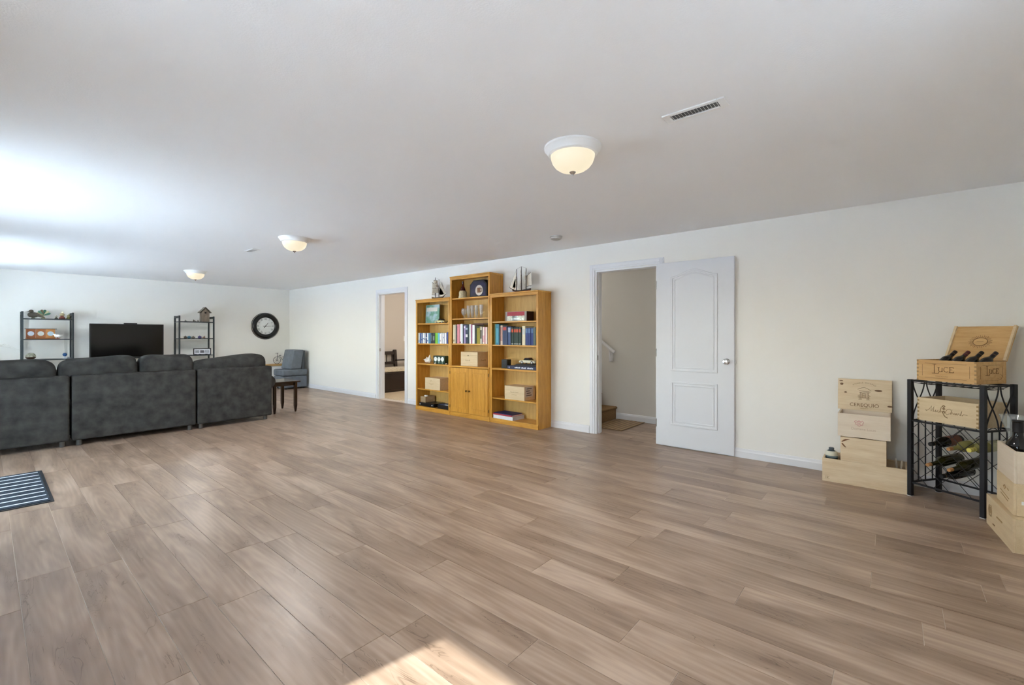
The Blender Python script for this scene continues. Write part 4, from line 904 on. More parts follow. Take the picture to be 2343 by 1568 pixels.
c2 = crate('wine_box', (4.75, 6.0, .1245), RW, .13, .20, .095, wood('shaded_taupe_pine', '#A08866', '#B79F7C', 'X', 1.2), 'small taupe wooden box standing on the black player', lid=True)  # taupe darkened, the shade of the shelf is in the colour
MB().box(-.03, .03, .05, .08, .0931, .112).build('white_clip', 'white', c2)
vc = thing('disc_player', 'flat black disc player at the bottom of the left bookcase', 'player', (4.722, 5.875, .066), RW)
MB().box(-.19, .19, 0, .24, .004, .058).build('case', 'black', vc, bevel=.003)
for i, (x, c) in enumerate(((-.165, '#C9CCD2'), (.145, '#B9C0CC'))): MB().at(Matrix.Translation((x, 0, .032)) @ facing()).lathe([(.012, 0), (.011, .006), (0, .006)], 16).build('dial', c, vc)
for x in (-.16, .16): MB().box(x - .02, x + .02, .03, .2, 0, .004).build('foot', 'black', vc)
rt_ = thing('router', 'black box with blue top at the bottom of the left bookcase', 'device', (4.722, 5.478, .066), RW)
MB().box(-.135, .135, .012, .20, 0, .062).build('case', 'black', rt_, bevel=.004); MB().box(-.12, .05, .03, .17, .062, .066).build('blue_cover', '#28406E', rt_); MB().box(.02, .10, .03, .06, .062, .069).build('label_tag', '#D9DEE6', rt_)

# --- things in the middle bookcase
lm = thing('bottle_lamp', 'dark red bottle in a cream stoneware base on the top shelf', 'bottle', (4.80, 5.085, 1.820), RW)
MB().lathe([(.066, 0), (.07, .01), (.06, .05), (.063, .085), (.052, .112), (.04, .118)], 24).build('stone_base', plain('cream_stone', '#CFC09A', .7, var=.2, vscale=30), lm, smooth=True)
MB().lathe([(.040, .105), (.042, .13), (.03, .165), (.014, .19), (.013, .235), (.016, .24), (.016, .262), (0, .264)], 20).build('bottle', plain('red_glass', '#4A1512', .12), lm, smooth=True)
tn = thing('octagonal_tin', 'dark blue octagonal tin with a coffee cup picture', 'tin', (4.765, 4.717, 1.820), RW)
def octo(a, c, d): return [(-a, 0), (a, 0), (a, d), (a - c, d + c * .85), (-a + c, d + c * .85), (-a, d)]
MB().prism(octo(.178, .075, .19), 0, .10, 'Y').build('body', '#08090F', tn, bevel=.003)
MB().prism([(x * .86, z * .86 + .018) for x, z in octo(.178, .075, .19)], -.002, 0, 'Y').build('front_panel', plain('tin_print', '#1B173C', .45, var=.7, vscale=14), tn)
MB().at(Matrix.Translation((.02, -.002, .098)) @ facing()).lathe([(.078, 0), (.078, .0015), (0, .0015)], 32).build('cream_ring', '#CFC3B4', tn)
MB().box(-.015, .05, -.0055, -.0035, .062, .135).build('cup_picture', '#7A4E26', tn); MB().tube([(.05, -.0045, .12), (.082, -.0045, .115), (.08, -.0045, .08), (.05, -.0045, .075)], .005, 6).build('cup_handle', '#6A4422', tn)
for i, (y, h_, r) in enumerate(((5.058, .158, .040), (4.957, .197, .032), (4.876, .197, .032), (4.787, .197, .032), (4.687, .200, .032))):
    lab = ['short stemless glass mug at the left of the glasses', 'second beer glass from the left on the glass shelf', 'third beer glass from the left on the glass shelf', 'fourth beer glass from the left on the glass shelf', 'rightmost beer glass on the glass shelf'][i]
    g = thing('beer_glass', lab, 'glass', (4.80, y, 1.505), RW, 'clear glasses in the middle bookcase')
    if i == 0:
        MB().lathe([(.03, 0), (.034, .006), (.010, .016), (.010, .04), (.034, .06), (.042, .10), (.038, h_), (.036, h_), (.039, .10), (.030, .066), (.004, .052)], 24).build('bowl', 'clearglass', g, smooth=True)
        MB().tube([(-.036, 0, .14), (-.06, 0, .13), (-.062, 0, .10), (-.04, 0, .08)], .005, 8).build('handle', 'clearglass', g, smooth=True)
    else:
        MB().lathe([(.026, 0), (.029, .004), (.016, .014), (.018, .03), (.024, .07), (.031, h_ - .02), (r, h_), (r - .002, h_), (.0285, h_ - .02), (.021, .07), (.012, .034), (0, .03)], 24).build('bowl', 'clearglass', g, smooth=True)
c3 = crate('wine_box', (4.725, 4.872, .782), RW, .362, .25, .213, 'pine', 'pale wooden wine box with a grape stamp in the middle bookcase')
lettering(c3, 'Corte Bu', (-.03, -.0004, .085), FX, FZ, .020, 'burn', shear=.3); MB().at(Matrix.Translation((-.02, 0, .158)) @ facing()).lathe([(.009, 0), (.008, .002), (0, .002)], 10).build('stamp', '#3A2C14', c3)
stroke(c3, [[(-.18, 0), (.18, -.003)]], (0, -.0004, .163), FX, FZ, .0012, 'burnsoft', 'lid_line')
lettering(c3, 'Corte Bu', (.1815, .12, .09), (0, 1, 0), FZ, .022, 'burn', shear=.3)

# --- things in the right bookcase
tcb = thing('toy_car_box', 'red and grey display box holding a white model car', 'toy box', (4.745, 3.970, 1.443), RW)
MB().box(-.19, .19, 0, .16, 0, .004).box(-.19, .19, .0, .16, .128, .132).box(-.19, -.155, 0, .16, .004, .128).box(.155, .19, 0, .16, .004, .128).build('case', '#9D9790', tcb)
MB().box(-.155, .155, .15, .16, .004, .128).build('backing', '#8E2435', tcb); MB().box(.191, .192, .002, .158, .002, .13).build('side_print', '#2A1418', tcb)
MB().box(-.155, .155, -.0012, .0, .072, .127).build('red_banner', '#A22638', tcb); MB().box(-.155, .155, .0005, .0015, .004, .127).build('clear_front', 'clearglass', tcb)
toy_car((4.82, 3.975, 1.4475), .235, '#DCDCDA', '#C9CACB', 'white model car inside the red display box')
bb_ = thing('small_speaker', 'small black upright speaker in the right bookcase', 'speaker', (4.76, 4.195, .78), RW)
MB().box(-.052, .052, 0, .09, 0, .124).build('case', 'black', bb_, bevel=.003); MB().box(-.045, .045, -.003, 0, .01, .114).build('grille', '#14171C', bb_)
fb = thing('thick_book', 'thick dark blue book lying flat under the model car', 'book', (4.712, 3.845, .78), RW)
MB().box(-.255, .255, 0, .24, 0, .005).box(-.255, .255, 0, .24, .041, .046).box(-.255, .255, -.001, .006, 0, .046).build('cover', '#20264A', fb, bevel=.001); MB().box(-.25, .25, .006, .235, .005, .041).build('pages', 'paper', fb)
mk = MB()
for i in range(19):
    if i not in (6, 12): mk.box(-.115 + i * .017, -.115 + i * .017 + .0115, -.0022, -.001, .014, .028 + (i % 3) * .003)
mk.build('spine_lettering', '#E3E6EE', fb); MB().at(Matrix.Translation((-.215, -.001, .023)) @ facing()).lathe([(.012, 0), (.012, .0015), (0, .0015)], 18).build('spine_emblem', '#8F98C4', fb)
mp_ = thing('model_stand', 'flat black display base under the cream model car', 'display base', (4.755, 3.815, .8262), RW)
MB().loft([[(-.20, 0, 0), (.21, 0, 0), (.21, .16, 0), (-.20, .16, 0)], [(-.16, .01, .026), (.20, .01, .026), (.20, .15, .026), (-.16, .15, .026)]]).build('base', '#17110D', mp_, bevel=.002)
toy_car((4.835, 3.805, .8527), .285, '#DAD6BE', '#4A1B18', 'cream vintage model car with dark red roof in the right bookcase')
c4 = crate('wine_box', (4.712, 3.968, .358), RW, .352, .24, .187, 'pine', 'wooden wine box with a white label in the right bookcase')
lettering(c4, 'Tignanello Toscana', (0, -.0004, .105), FX, FZ, .014, 'burn', shear=.0, stretch=.95); stroke(c4, [[(-.05, 0), (.04, -.004)]], (0, -.0004, .072), FX, FZ, .0015, 'burnsoft')
MB().box(.1762, .1772, .02, .19, .045, .182).build('white_label', '#CFCBC8', c4)
for i in range(4): MB().box(.1772, .1778, .04 + .012 * (i % 2), .16 - .02 * (i % 3), .062 + i * .030, .073 + i * .030).build('label_mark', '#5A5556', c4)
def folder(loc, L, D, h, cover, edge, label, rz):
    t = thing('folder', label, 'folder', loc, rz, 'stacked folders in the right bookcase')
    MB().box(-L / 2, L / 2, 0, D, 0, .003).box(-L / 2, L / 2, 0, D, h - .003, h).box(-L / 2, L / 2, -.001, .003, 0, h).build('cover', cover, t); MB().box(-L / 2 + .003, L / 2 - .003, .003, D - .003, .003, h - .003).build('pages', edge, t)
folder((4.712, 4.18, .066), .375, .25, .048, '#DCE0E6', '#CFD4DC', 'white ring binder at the bottom of the folder stack', RW - 2)
folder((4.715, 4.195, .1142), .36, .235, .020, '#A8333F', '#D9C7C4', 'red folder in the middle of the stack', RW - 1)
folder((4.718, 4.19, .1344), .345, .225, .008, '#1C2560', '#C9CBE0', 'navy blue folder on top of the stack', RW - 2)

# --- ship models on top
def ship(loc, L, masts, hull_top, hull_low, sail, label, flip=1, style='square'):
    t = thing('model_ship', label, 'model ship', loc, RW); s = L / 2 * flip
    secs_t, secs_b = [], []
    for i in range(13):
        u = -1 + i / 6; wd = .085 * L * (1 - abs(u) ** 2.6) + .012 * L * (u < 0) + .003; sheer = .10 * L + .055 * L * u * u
        keel = .035 * L + (.05 * L * max(0, u - .55) / .45)
        mid = keel + (sheer - keel) * .45
        secs_t.append([(u * s, -wd, sheer), (u * s, wd, sheer), (u * s, wd * .92, mid), (u * s, -wd * .92, mid)])
        secs_b.append([(u * s * .98, -wd * .91, mid), (u * s * .98, wd * .91, mid), (u * s * .96, wd * .3, keel), (u * s * .96, -wd * .3, keel)])
    MB().loft(secs_t).build('upper_hull', hull_top, t, smooth=True); MB().loft(secs_b).build('lower_hull', hull_low, t, smooth=True)
    for x in (-.45, .3): MB().box(x * s - .010, x * s + .010, -.03, .03, 0, .04 * L).build('stand', hull_low, t)
    MB().tube([(.85 * s, 0, .14 * L), (1.35 * s, 0, .26 * L)], [.006, .003], 6).build('bowsprit', '#3A2B1C', t)
    for k, (u, h_) in enumerate(masts):
        x = u * s; MB().tube([(x, 0, .10 * L), (x, 0, h_ * L)], [.006, .0035], 6).build('mast', '#2C241B', t)
        if style == 'square' or k == 1:
            for j, (z0, z1, hw) in enumerate(((.26, .46, .19), (.48, .64, .15), (.66, .78, .11))):
                z0 *= h_ * L / .9; z1 *= h_ * L / .9; hw *= L
                cb, sb_ = flip * math.cos(R(52)), math.sin(R(52))
                MB().tube([(x - cb * hw * .9, -sb_ * hw * .9, z1), (x + cb * hw * .9, sb_ * hw * .9, z1)], .0028, 5).build('yard', '#3A2E22', t)
                n = 6; vs = []
                for a in range(n + 1):
                    for b in range(n + 1):
                        uu = a / n * 2 - 1; vv = b / n; ww = uu * hw * (.9 + .1 * (1 - vv)); bl = .05 * L * (1 - uu * uu) * math.sin(PI * vv) * .8 + .006
                        vs.append((x + cb * ww + flip * sb_ * bl, sb_ * ww - flip * cb * bl, z0 + (z1 - z0) * vv))
                fs = [(a * (n + 1) + b, a * (n + 1) + b + 1, (a + 1) * (n + 1) + b + 1, (a + 1) * (n + 1) + b) for a in range(n) for b in range(n)]
                o = MB()._add(vs, fs).build('sail', sail, t, smooth=True); so = o.modifiers.new('cloth', 'SOLIDIFY'); so.thickness = .0012
    x = masts[-1][0] * s; ha = masts[-1][1] * L
    sp = [(x - flip * .01, 0, .24 * L), (x - flip * .01, 0, ha * .66), (x - flip * .26 * L, 0, ha * .80), (x - flip * .30 * L, 0, .27 * L)]
    MB().prism([(p[0], p[2]) for p in sp], -.001, .001, 'Y').build('spanker_sail', sail, t)
    MB().tube([sp[1], sp[2]], .003, 5).build('gaff', '#3A2E22', t); MB().tube([sp[0], sp[3]], .003, 5).build('boom', '#3A2E22', t)
    x0, h0 = masts[0][0] * s, masts[0][1] * L
    for q in (1.30, 1.05, .85):
        MB().prism([(q * s, .15 * L + .10 * L * (q - .85) / .5), (x0 + flip * .02, h0 * (.5 + .35 * (q - .85) / .45)), (x0 + flip * .05 * L, .24 * L)], -.0008, .0008, 'Y').build('jib_sail', sail, t)
    for q in (-1, 1):
        for (u, h_) in masts:
            MB().tube([(u * s, 0, h_ * L * .8), (u * s - flip * .03 * L, q * .075 * L, .115 * L)], .0011, 4).build('shroud', '#4A4238', t); MB().tube([(u * s, 0, h_ * L * .8), (u * s + flip * .04 * L, q * .075 * L, .115 * L)], .0011, 4).build('shroud', '#4A4238', t)
    MB().tube([(1.33 * s, 0, .26 * L), (x0, 0, h0)] + [(u * s, 0, h_ * L) for u, h_ in masts[1:]] + [(-.98 * s, 0, .2 * L)], .0011, 4).build('stay', '#4A4238', t)
    return t
ship((4.85, 5.735, 1.843), .31, [(.15, 1.06), (-.42, 1.18)], '#6E5B43', '#17110F', '#CFC6B4', 'two-masted model ship on the left bookcase', flip=1, style='schooner')
ship((4.85, 3.955, 1.843), .33, [(.52, 1.02), (.0, 1.10), (-.50, 1.02)], '#1E1A17', '#7A1F1E', '#E8E0D0', 'three-masted model ship with red keel on the right bookcase', flip=-1)

# ------------------------------------------------------------------ wine corner
wr = thing('wine_rack', 'black iron wine rack with lattice sides and curved end braces', 'wine rack', (4.660, -.102, 0), -125.08)
RWD, RDP, RHT = .447, .302, .905          # local x along the front (from the left front leg), y back to the corner
LG = .0145
for x in (0, RWD):
    for y in (0, RDP):
        MB().box(x - LG, x + LG, y - LG, y + LG, .004, RHT).build('leg', 'blackmetal', wr, bevel=.002); MB().box(x - LG, x + LG, y - LG, y + LG, 0, .004).build('foot_pad', '#D8D8D6', wr)
def bar(x0, y0, z0, x1, y1, z1, r, name='rail'): return MB().tube([(x0, y0, z0), (x1, y1, z1)], r, 6).build(name, 'blackmetal', wr)
for z in (.895, .587, .108):
    for y in (0, RDP): MB().box(LG, RWD - LG, y - .006, y + .006, z - .006, z + .006).build('rail', 'blackmetal', wr)
    for x in (0, RWD): MB().box(x - .006, x + .006, LG, RDP - LG, z - .006, z + .006).build('rail', 'blackmetal', wr)
for x in (0, RWD):                                                         # curved crossing braces at the two ends
    for t0, t1 in ((.028, .148), (.168, .288)):
        for a, b in ((t0, t1), (t1, t0)):
            pts = []
            for i in range(15):
                q = i / 14; e_ = .5 - .5 * math.cos(PI * q); e_ = .5 * e_ + .5 * (0 if q < .0 else q * q * (3 - 2 * q)); pts.append((x, a + (b - a) * e_, .889 - .296 * q))
            MB().tube(pts, .0042, 6).build('curved_brace', 'blackmetal', wr, smooth=True)
    for t_ in (.084, .158, .234): bar(x, t_, .114, x, t_, .581, .0045, 'upright_bar')
SP = .135                                                                  # diamond lattice front and back
for y in (0, RDP):
    for k in range(-4, 5):
        c = .0675 + k * SP
        for sgn in (1, -1):                                                # z = .581 - sgn * (x - c)
            pts = []
            lo = [0, RWD]
            zf = lambda xx: .585 - sgn * (xx - c) * 1.05
            xs = sorted([c, c + sgn * (.475 / 1.05)]); xa, xb = max(0, xs[0]), min(RWD, xs[1])
            if xb - xa > .03: bar(xa, y, max(.108, zf(xa)), xb, y, max(.108, zf(xb)), .0022, 'lattice_wire')
for i in range(5): bar(.012, .045 + i * .053, .597, RWD - .012, .045 + i * .053, .597, .002, 'shelf_wire')
for i in range(9):
    pts = [(.02 + i * .05, .006 + (RDP - .012) * j / 8, .884 - .018 * math.sin(PI * j / 8)) for j in range(9)]
    MB().tube(pts, .0022, 5).build('top_cradle_wire', 'blackmetal', wr, smooth=True)
for j in (.1, .2): bar(.0, j, .872, RWD, j, .872, .0022, 'top_cradle_wire')

RM = wr.matrix_basis.copy()
def rackpt(x, y, z):
    th = R(-125.08); return (4.660 + x * math.cos(th) - y * math.sin(th), -.102 + x * math.sin(th) + y * math.cos(th), z)
def wine_bottle(p0, direction, glassm, label, cap='#2A1712', L=.30, r=.0375, lab=None, cork=False, lab_col='#C9B08A', cat='bottle', group=None, punt=True):
    """bottle lying or standing: p0 = centre of its base, direction = base to mouth"""
    t = bpy.data.objects.new('wine_bottle', None); COL.objects.link(t); t.empty_display_size = .05; tag(t, label, cat, group)
    t.location = p0; t.rotation_euler = Vector(direction).to_track_quat('Z', 'Y').to_euler()
    k = L / .30
    MB().lathe([(.0, .008 * k), (r * .7, .001), (r * .95, .003), (r, .012), (r, .185 * k), (r * .93, .20 * k), (r * .62, .222 * k), (r * .42, .238 * k), (r * .38, .26 * k), (r * .37, .296 * k), (r * .37, .30 * k), (0, .30 * k)], 28).build('glass_body', glassm, t, smooth=True)
    if cork: MB().lathe([(r * .30, .298 * k), (r * .33, .300 * k), (r * .33, .332 * k), (r * .30, .336 * k), (0, .336 * k)], 14).build('cork', plain('cork', '#BE8A55', .8, var=.25, vscale=90), t, smooth=True)
    else:
        MB().lathe([(r * .41, .245 * k), (r * .41, .297 * k), (r * .39, .3015 * k), (0, .3018 * k)], 20).build('capsule', cap, t, smooth=True); MB().lathe([(r * .425, .268 * k), (r * .425, .2705 * k)], 20).build('capsule_band', '#8C7048', t)
    if lab: MB().lathe([(r + .0006, lab[0] * k), (r + .0006, lab[1] * k)], 28).build('paper_label', lab_col, t, smooth=True)
    return t
GD = plain('dark_bottle_glass', '#0D0E0F', .08, spec=.6); GG = plain('green_bottle_glass', '#2E2C10', .08, spec=.6); GY = plain('straw_wine', '#9C955A', .1, spec=.6)
def in_rack(s, z, glassm, label, tilt=.02, **k):
    b = Vector(rackpt(s, .292, z + tilt)); f = Vector(rackpt(s, -.01, z)); wine_bottle(tuple(b), tuple(f - b), glassm, label, group='bottles lying in the wine rack', **k)
in_rack(.138, .432, GD, 'dark bottle with rust label, top left in the wine rack', lab=(.03, .14), lab_col='#8A5A48', cap='#101114')
in_rack(.272, .432, GY, 'pale straw wine bottle with cream cork beside the rust label bottle', lab=(.04, .13), lab_col='#D9D6B6', cork=True)
in_rack(.372, .445, GY, 'pale wine bottle with yellow foil at the top right of the rack', lab=(.04, .13), lab_col='#CFCCA8', cap='#DDD26A')
in_rack(.140, .283, GG, 'olive bottle with bare cork, middle left in the wine rack', cork=True, tilt=.03)
in_rack(.274, .283, GG, 'olive bottle with bare cork, middle right in the wine rack', cork=True, tilt=.035)
in_rack(.208, .212, GD, 'black bottle lying lowest in the wine rack', cap='#0B0C12', tilt=.02)

def pct(a, b, o): return (a + o[0], b + o[1])
# box on top of the rack, lid thrown open
lu = crate('wine_case', rackpt(.04 + .183, .006, .9055), -125.08, .366, .298, .156, 'pinedeep', 'honey pine wine case with raised lid on top of the rack', lid=False, open_top=True, joints=True)
def luce(parent, o, rt, sc_, mat='burn'):
    """the word LUCE in hand-drawn roman capitals, plus its ruled border"""
    L1 = [[(-.055, .034), (-.055, -.030)], [(-.066, .036), (-.044, .036)], [(-.070, -.031), (-.030, -.031), (-.027, -.022)]]
    U1 = [[(-.028, .012), (-.028, -.008), (-.022, -.018), (-.012, -.018), (-.006, -.008), (-.006, .012)], [(-.006, -.006), (-.004, -.019)], [(-.034, .013), (-.022, .013)]]
    C1 = [[(.030, .012), (.022, .018), (.012, .017), (.005, .006), (.005, -.006), (.012, -.017), (.022, -.018), (.031, -.012)]]
    E1 = [[(.042, .018), (.042, -.018)], [(.037, .018), (.062, .018), (.063, .012)], [(.042, .001), (.056, .001)], [(.037, -.019), (.063, -.019), (.065, -.012)]]
    stroke(parent, [[(a * sc_, b * sc_) for a, b in ln] for ln in L1 + U1 + C1 + E1], o, rt, FZ, .0018 * sc_ + .0004, mat, 'lettering')
luce(lu, (-.012, -.0003, .090), FX, 1.0)
stroke(lu, [[(-.145, -.042), (-.145, .043)], [(-.128, .053), (.128, .053)], [(.145, .043), (.145, -.042)], [(.128, -.055), (-.128, -.055)]], (0, -.0003, .079), FX, FZ, .0009, 'burn', 'ruled_border')
lettering(lu, 'MONTALCINO', (-.02, -.0004, .038), FX, FZ, .007, 'burn', spacing=1.3)
luce(lu, (.1833, .155, .090), (0, 1, 0), .95)
stroke(lu, [[(-.11, -.042), (-.11, .043)], [(-.09, .053), (.09, .053)], [(.11, .043), (.11, -.03)], [(.07, -.055), (-.09, -.055)], [(.06, -.04), (.09, -.05), (.11, -.03), (.09, -.012)]], (.1833, .149, .079), (0, 1, 0), FZ, .0009, 'burn', 'ruled_border')
an = R(25)
lm_ = Matrix.Translation((0, .300, .157)) @ Matrix.Rotation(-an, 4, 'X')
ldp = MB().at(lm_).box(-.183, .183, 0, .010, .002, .278).build('lid', 'pinedeep', lu, bevel=.001)
for x0, x1 in ((-.183, -.168), (.168, .183)): MB().at(lm_).box(x0, x1, -.014, 0, .002, .278).build('lid_batten', 'pine', ldp)
uv = (lm_.to_3x3() @ Vector((0, 0, 1))); oc = lm_ @ Vector((.0, -.0006, .150))
rays = []
for i in range(34):
    a = 2 * PI * i / 34; r0, r1 = 1.22, 1.62 + .16 * (i % 2); rays.append([(.040 * r0 * math.cos(a), .030 * r0 * math.sin(a)), (.040 * r1 * math.cos(a + .05), .030 * r1 * math.sin(a + .05))])
oval = [(.042 * math.cos(2 * PI * i / 30), .031 * math.sin(2 * PI * i / 30)) for i in range(31)]
stroke(ldp, rays + [oval, [(a * 1.08, b * 1.08) for a, b in oval], [(-.02, 0), (.02, 0)]], tuple(oc), FX, tuple(uv), .0011, 'burn', 'sun_emblem')
for i in range(4):
    base = Vector(rackpt(.088 + i * .080, .085, .952)); tip = Vector(rackpt(.088 + i * .080 + .045, .268, 1.125))
    d_ = (tip - base).normalized()
    wine_bottle(tuple(base), tuple(d_), GD, ['leftmost black-capped bottle in the open wine case', 'burgundy-capped bottle in the open wine case', 'black-capped bottle right of the burgundy one in the open case', 'rightmost black-capped bottle in the open wine case'][i], L=.252, r=.033, cap=['#17090C', '#4E1420', '#111214', '#140F1C'][i], group='bottles in the open wine case')

ch = crate('wine_case', rackpt(.04 + .187, .012, .6), -125.08, .374, .285, .172, 'pine', 'pale pine wine case with script lettering on the rack shelf', lid=False, open_top=True, joints=True)
SC_ = [[(-.115, -.004), (-.122, .000), (-.118, -.010), (-.100, .004), (-.082, .032), (-.086, -.008), (-.066, .030), (-.072, -.010), (-.062, -.006)],
       [(-.062, -.006), (-.056, .006), (-.056, -.010), (-.046, .000), (-.040, .006), (-.047, -.002), (-.040, -.010), (-.030, .000), (-.020, .036), (-.030, -.010), (-.018, .004), (-.014, -.010), (-.004, .002)],
       [(.040, .018), (.030, .026), (.012, .016), (.002, -.006), (.014, -.018), (.030, -.008)],
       [(.034, -.012), (.046, .024), (.038, -.012), (.048, .002), (.052, -.012), (.058, .002), (.060, -.012), (.072, .000), (.064, -.004), (.068, -.013), (.076, .002), (.076, -.013), (.086, .004), (.092, -.012), (.104, .024), (.096, -.013), (.110, -.006), (.104, -.013), (.112, .000), (.135, -.004)]]
stroke(ch, SC_, (-.01, -.0003, .086), FX, FZ, .0013, 'burn', 'script_lettering')
stroke(ch, [[(-.012, .04), (-.004, .047), (.004, .04), (-.004, .032), (-.012, .04)], [(-.010, .022), (-.002, .028), (.006, .02), (-.003, .014), (-.010, .022)], [(-.012, -.002), (-.002, .006), (.004, -.006), (-.006, -.018), (-.012, -.002)], [(-.006, -.02), (.006, -.036), (.02, -.042)]], (-.012, -.0003, .086), FX, FZ, .0024, 'burn', 'bunch_emblem')

# stack of boxes left of the rack
lb1 = crate('wine_crate', (4.66, .188, 0), RW, .553, .30, .195, 'pineknot', 'long low pine crate on the floor left of the wine rack', lid=False, open_top=True, th=.014)
stroke(lb1, [[(-.015, .012), (-.015, -.012)], [(-.005, .012), (-.005, -.012)], [(.008, .012), (-.005, 0), (.008, -.012)]], (-.235, -.0003, .035), FX, FZ, .0015, 'burnsoft', 'stamp')
lb2 = crate('wine_crate', (4.662, .190, .1952), RW, .297, .285, .200, 'pineknot', 'plain knotty pine box second from the floor in the stack', lid=False, open_top=True)
MB().tube([(-.140, -.0002, .160), (-.115, -.0002, .178), (-.085, -.0002, .186)], [.004, .007, .001], 6).build('knot', '#8A5F40', lb2); MB().tube([(-.138, -.0002, .145), (-.122, -.0002, .125), (-.110, -.0002, .112)], [.006, .005, .001], 6).build('knot', '#8A5F40', lb2)
lb3 = crate('wine_crate', (4.655, .186, .4035), RW, .341, .285, .190, 'pinepale', 'pale box with a pink crest in the stack', lid=False, open_top=True)
crest = [[(-.030, .010), (-.022, .020), (-.010, .012), (0, .022), (.010, .012), (.022, .020), (.030, .008), (.022, -.004), (.026, -.012), (.010, -.016), (0, -.026), (-.010, -.016), (-.024, -.010), (-.020, 0), (-.030, .010)], [(-.018, .008), (.0, -.002), (.018, .008)], [(-.014, -.004), (0, -.014), (.014, -.004)], [(-.008, .012), (.008, .012)]]
stroke(lb3, crest, (-.028, -.0003, .120), FX, FZ, .0022, 'pinkprint', 'crest')
lettering(lb3, 'Domaine Lucas', (0, -.0004, .072), FX, FZ, .020, 'fadedprint', stretch=.92)
for x in (-.10, .10): MB().box(x - .04, x + .04, .02, .26, -.0083, 0).build('spacer', 'pinepale', lb3)
ce = thing('wooden_sign', 'knotty pine sign board with gate emblem leaning on the wall', 'sign', (4.932, .192, .594), RW)
tl = Matrix.Rotation(R(-7), 4, 'X')
MB().at(tl).box(-.185, .185, 0, .016, 0, .27).build('board', 'pineknot', ce, bevel=.001)
def onpanel(x, z): return tl @ Vector((x, -.0005, z))
u_ = tuple(tl.to_3x3() @ Vector((0, 0, 1)))
lettering(ce, 'CEREQUIO', tuple(onpanel(0, .045)), FX, u_, .030, 'burn', stretch=.98)
lettering(ce, 'BAROLO', tuple(onpanel(.0, .018)), FX, u_, .009, 'burnsoft')
for i, c in enumerate('MICHELE CHIARLO'):
    a = R(90 + 32 - 64 * i / 14); up = Vector((math.cos(a), 0, math.sin(a))); rt = Vector((math.sin(a), 0, -math.cos(a))); R3 = tl.to_3x3()
    if c != ' ': lettering(ce, c, tuple(onpanel(.0 + .14 * math.cos(a), .10 + .14 * math.sin(a) * 1.0)), tuple(R3 @ rt), tuple(R3 @ up), .0105, 'burn', name='arched_lettering')
gate = [[(-.045, .052), (-.02, .066), (0, .072), (.02, .064), (.048, .044)], [(-.038, .042), (.044, .036)], [(-.036, .030), (.040, .026)], [(-.028, .03), (-.028, -.034)], [(.028, .03), (.028, -.034)], [(-.02, .03), (-.02, -.030)], [(.02, .03), (.02, -.030)], [(-.012, .02), (-.012, -.018), (.010, -.018), (.010, .02), (-.012, .02)], [(-.001, .02), (-.001, -.018)], [(-.012, 0), (.010, 0)], [(-.044, -.012), (-.028, -.010)], [(-.044, .0), (-.03, .004)], [(.03, .006), (.042, -.002), (.03, -.012)], [(-.04, -.020), (.04, -.020)], [(-.04, -.032), (-.016, -.034)], [(.014, -.034), (.04, -.032)]]
og = onpanel(.0, .128); stroke(ce, gate, tuple(og), FX, u_, .0014, 'burn', 'gate_emblem')
for x, z, a, b in ((-.158, .222, .012, .010), (-.162, .250, .014, .004), (-.130, .150, .010, .006), (.095, .178, .026, .008), (.172, .050, .018, .007)):
    q = MB().at(Matrix.Translation(onpanel(x, z)) @ tl); q.blob((0, 0, 0), (a, .0008, b), 1, 12, 6); q.build('knot', '#6B4A28', ce, smooth=True)
db = wine_bottle((4.80, .412, .009), (0, 0, 1), plain('slate_bottle', '#3B4A52', .12), 'squat dark bottle with cream label at the left of the crate', L=.250, r=.046, lab=(.215, .255), lab_col='#CFCDB8')
db.name = 'squat_bottle'
for o_ in list(db.children): bpy.data.objects.remove(o_)
MB().lathe([(0, .006), (.04, .001), (.046, .01), (.046, .205), (.040, .222), (.022, .234), (.017, .240)], 28).build('glass_body', plain('slate_bottle', '#3B4A52', .12), db, smooth=True)
MB().lathe([(.0466, .190), (.0466, .206), (.0412, .2225), (.035, .2275)], 28).build('paper_label', '#D6D4C2', db, smooth=True); MB().lathe([(.019, .236), (.020, .252), (.016, .256), (0, .256)], 18).build('stopper', '#4A565E', db, smooth=True)
MB().lathe([(.0472, .176), (.0472, .190)], 28).build('label_band', '#6A8088', db, smooth=True)
for i, (a, b) in enumerate((((4.80, -.035, .012), (4.845, -.015, .235)), ((4.82, -.030, .012), (4.80, -.055, .232)))):
    o = tag(MB().tube([a, b], .0055, 8).build('wooden_stake', '#D8CDB8'), ['pale wooden stake leaning left in the long crate', 'pale wooden stake leaning right in the long crate'][i], 'stake', 'wooden stakes in the crate')

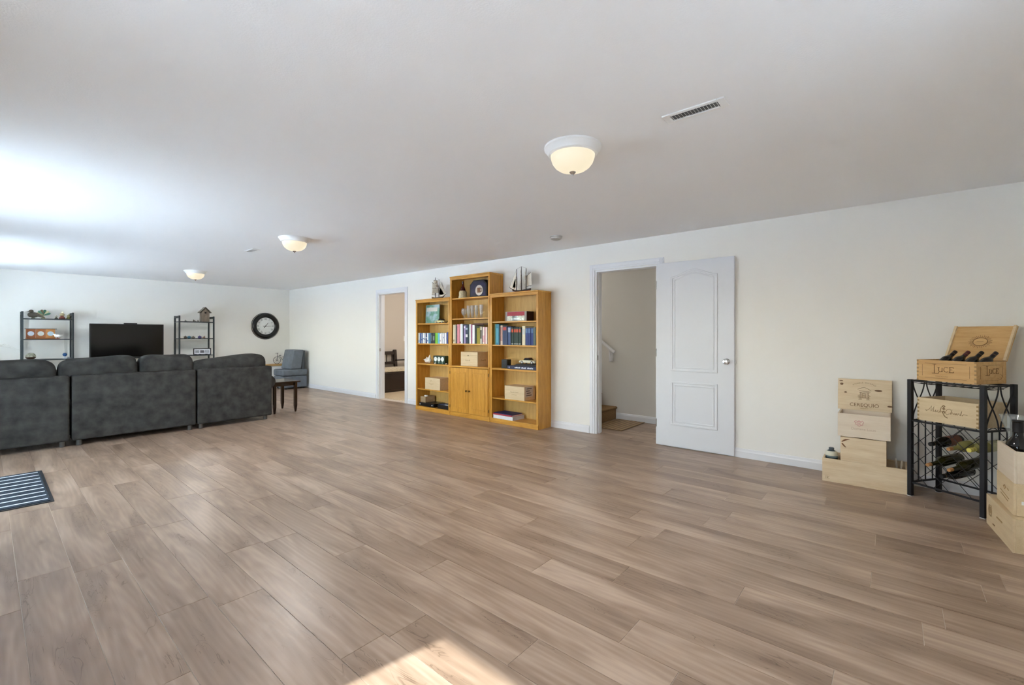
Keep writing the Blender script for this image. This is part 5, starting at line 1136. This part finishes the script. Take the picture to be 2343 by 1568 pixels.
# boxes at the right edge, against the rear wall; local x along the wall, y towards the wall
bA = crate('wine_crate', (4.065, -.497, 0), 180 + 5.5, .508, .262, .196, 'pine', 'pine crate with dark crest on the floor at the right edge', lid=True)
for ln_ in (1,):
    stroke(bA, [[(-.02, .03), (.02, .034), (.03, 0), (.018, -.034), (-.018, -.032), (-.03, 0), (-.02, .03)], [(-.012, .018), (.014, .016), (.012, -.016), (-.012, -.018), (-.012, .018)], [(-.006, .006), (.006, -.006)]], (-.165, -.0004, .11), FX, FZ, .004, '#A08560', 'crest')
    stroke(bA, [[(-.05, 0), (.05, 0)]], (.02, -.0004, .11), FX, FZ, .005, 'burnsoft', 'mark'); stroke(bA, [[(-.02, 0), (.015, 0)]], (-.09, -.0004, .04), FX, FZ, .004, 'burn', 'mark')
bB = crate('wine_crate', (4.060, -.522, .1965), 180 + 3.9, .352, .23, .186, 'pine', 'pine crate with faded lettering, middle of the right edge pile', lid=True)
stroke(bB, [[(-.025, .0), (.0, .012), (.025, .0), (.0, -.012), (-.025, 0)], [(.055, .004), (.085, .0)], [(-.09, -.035), (.09, -.05)], [(-.08, -.055), (.07, -.068)]], (.0, -.0004, .12), FX, FZ, .0028, 'burnsoft', 'mark')
bC = crate('wine_crate', (4.060, -.524, .383), 180 + 3.9, .350, .228, .186, 'pinepale', 'plain pale open box on top of the right edge pile', lid=False, open_top=True)
MB().box(.1755, .1765, .03, .07, -.12, -.10).build('tag_label', 'white', bC)
mg = thing('magnum_bottle', 'large black bottle standing in the pale open box', 'bottle', (4.150, -.590, .392))
MB().lathe([(0, .004), (.05, .001), (.056, .012), (.056, .15), (.052, .185), (.034, .212), (.026, .225), (.024, .24), (.0235, .312), (.026, .316), (.026, .326), (0, .328)], 36).build('glass_body', GD, mg, smooth=True)
MB().lathe([(.0245, .255), (.0245, .318), (.0265, .322), (.0265, .3275), (0, .3285)], 28).build('capsule', '#14141A', mg, smooth=True)
de = thing('glass_decanter', 'tall clear glass decanter with flared rim behind the black bottle', 'decanter', (4.277, -.588, .197))
MB().lathe([(.030, 0), (.034, .006), (.034, .25), (.030, .33), (.024, .38), (.024, .41), (.036, .45), (.054, .495), (.066, .535), (.064, .535), (.052, .495), (.034, .45), (.022, .41), (.022, .38), (.028, .33), (.032, .25), (.032, .012), (0, .010)], 36).build('glass_body', 'clearglass', de, smooth=True)
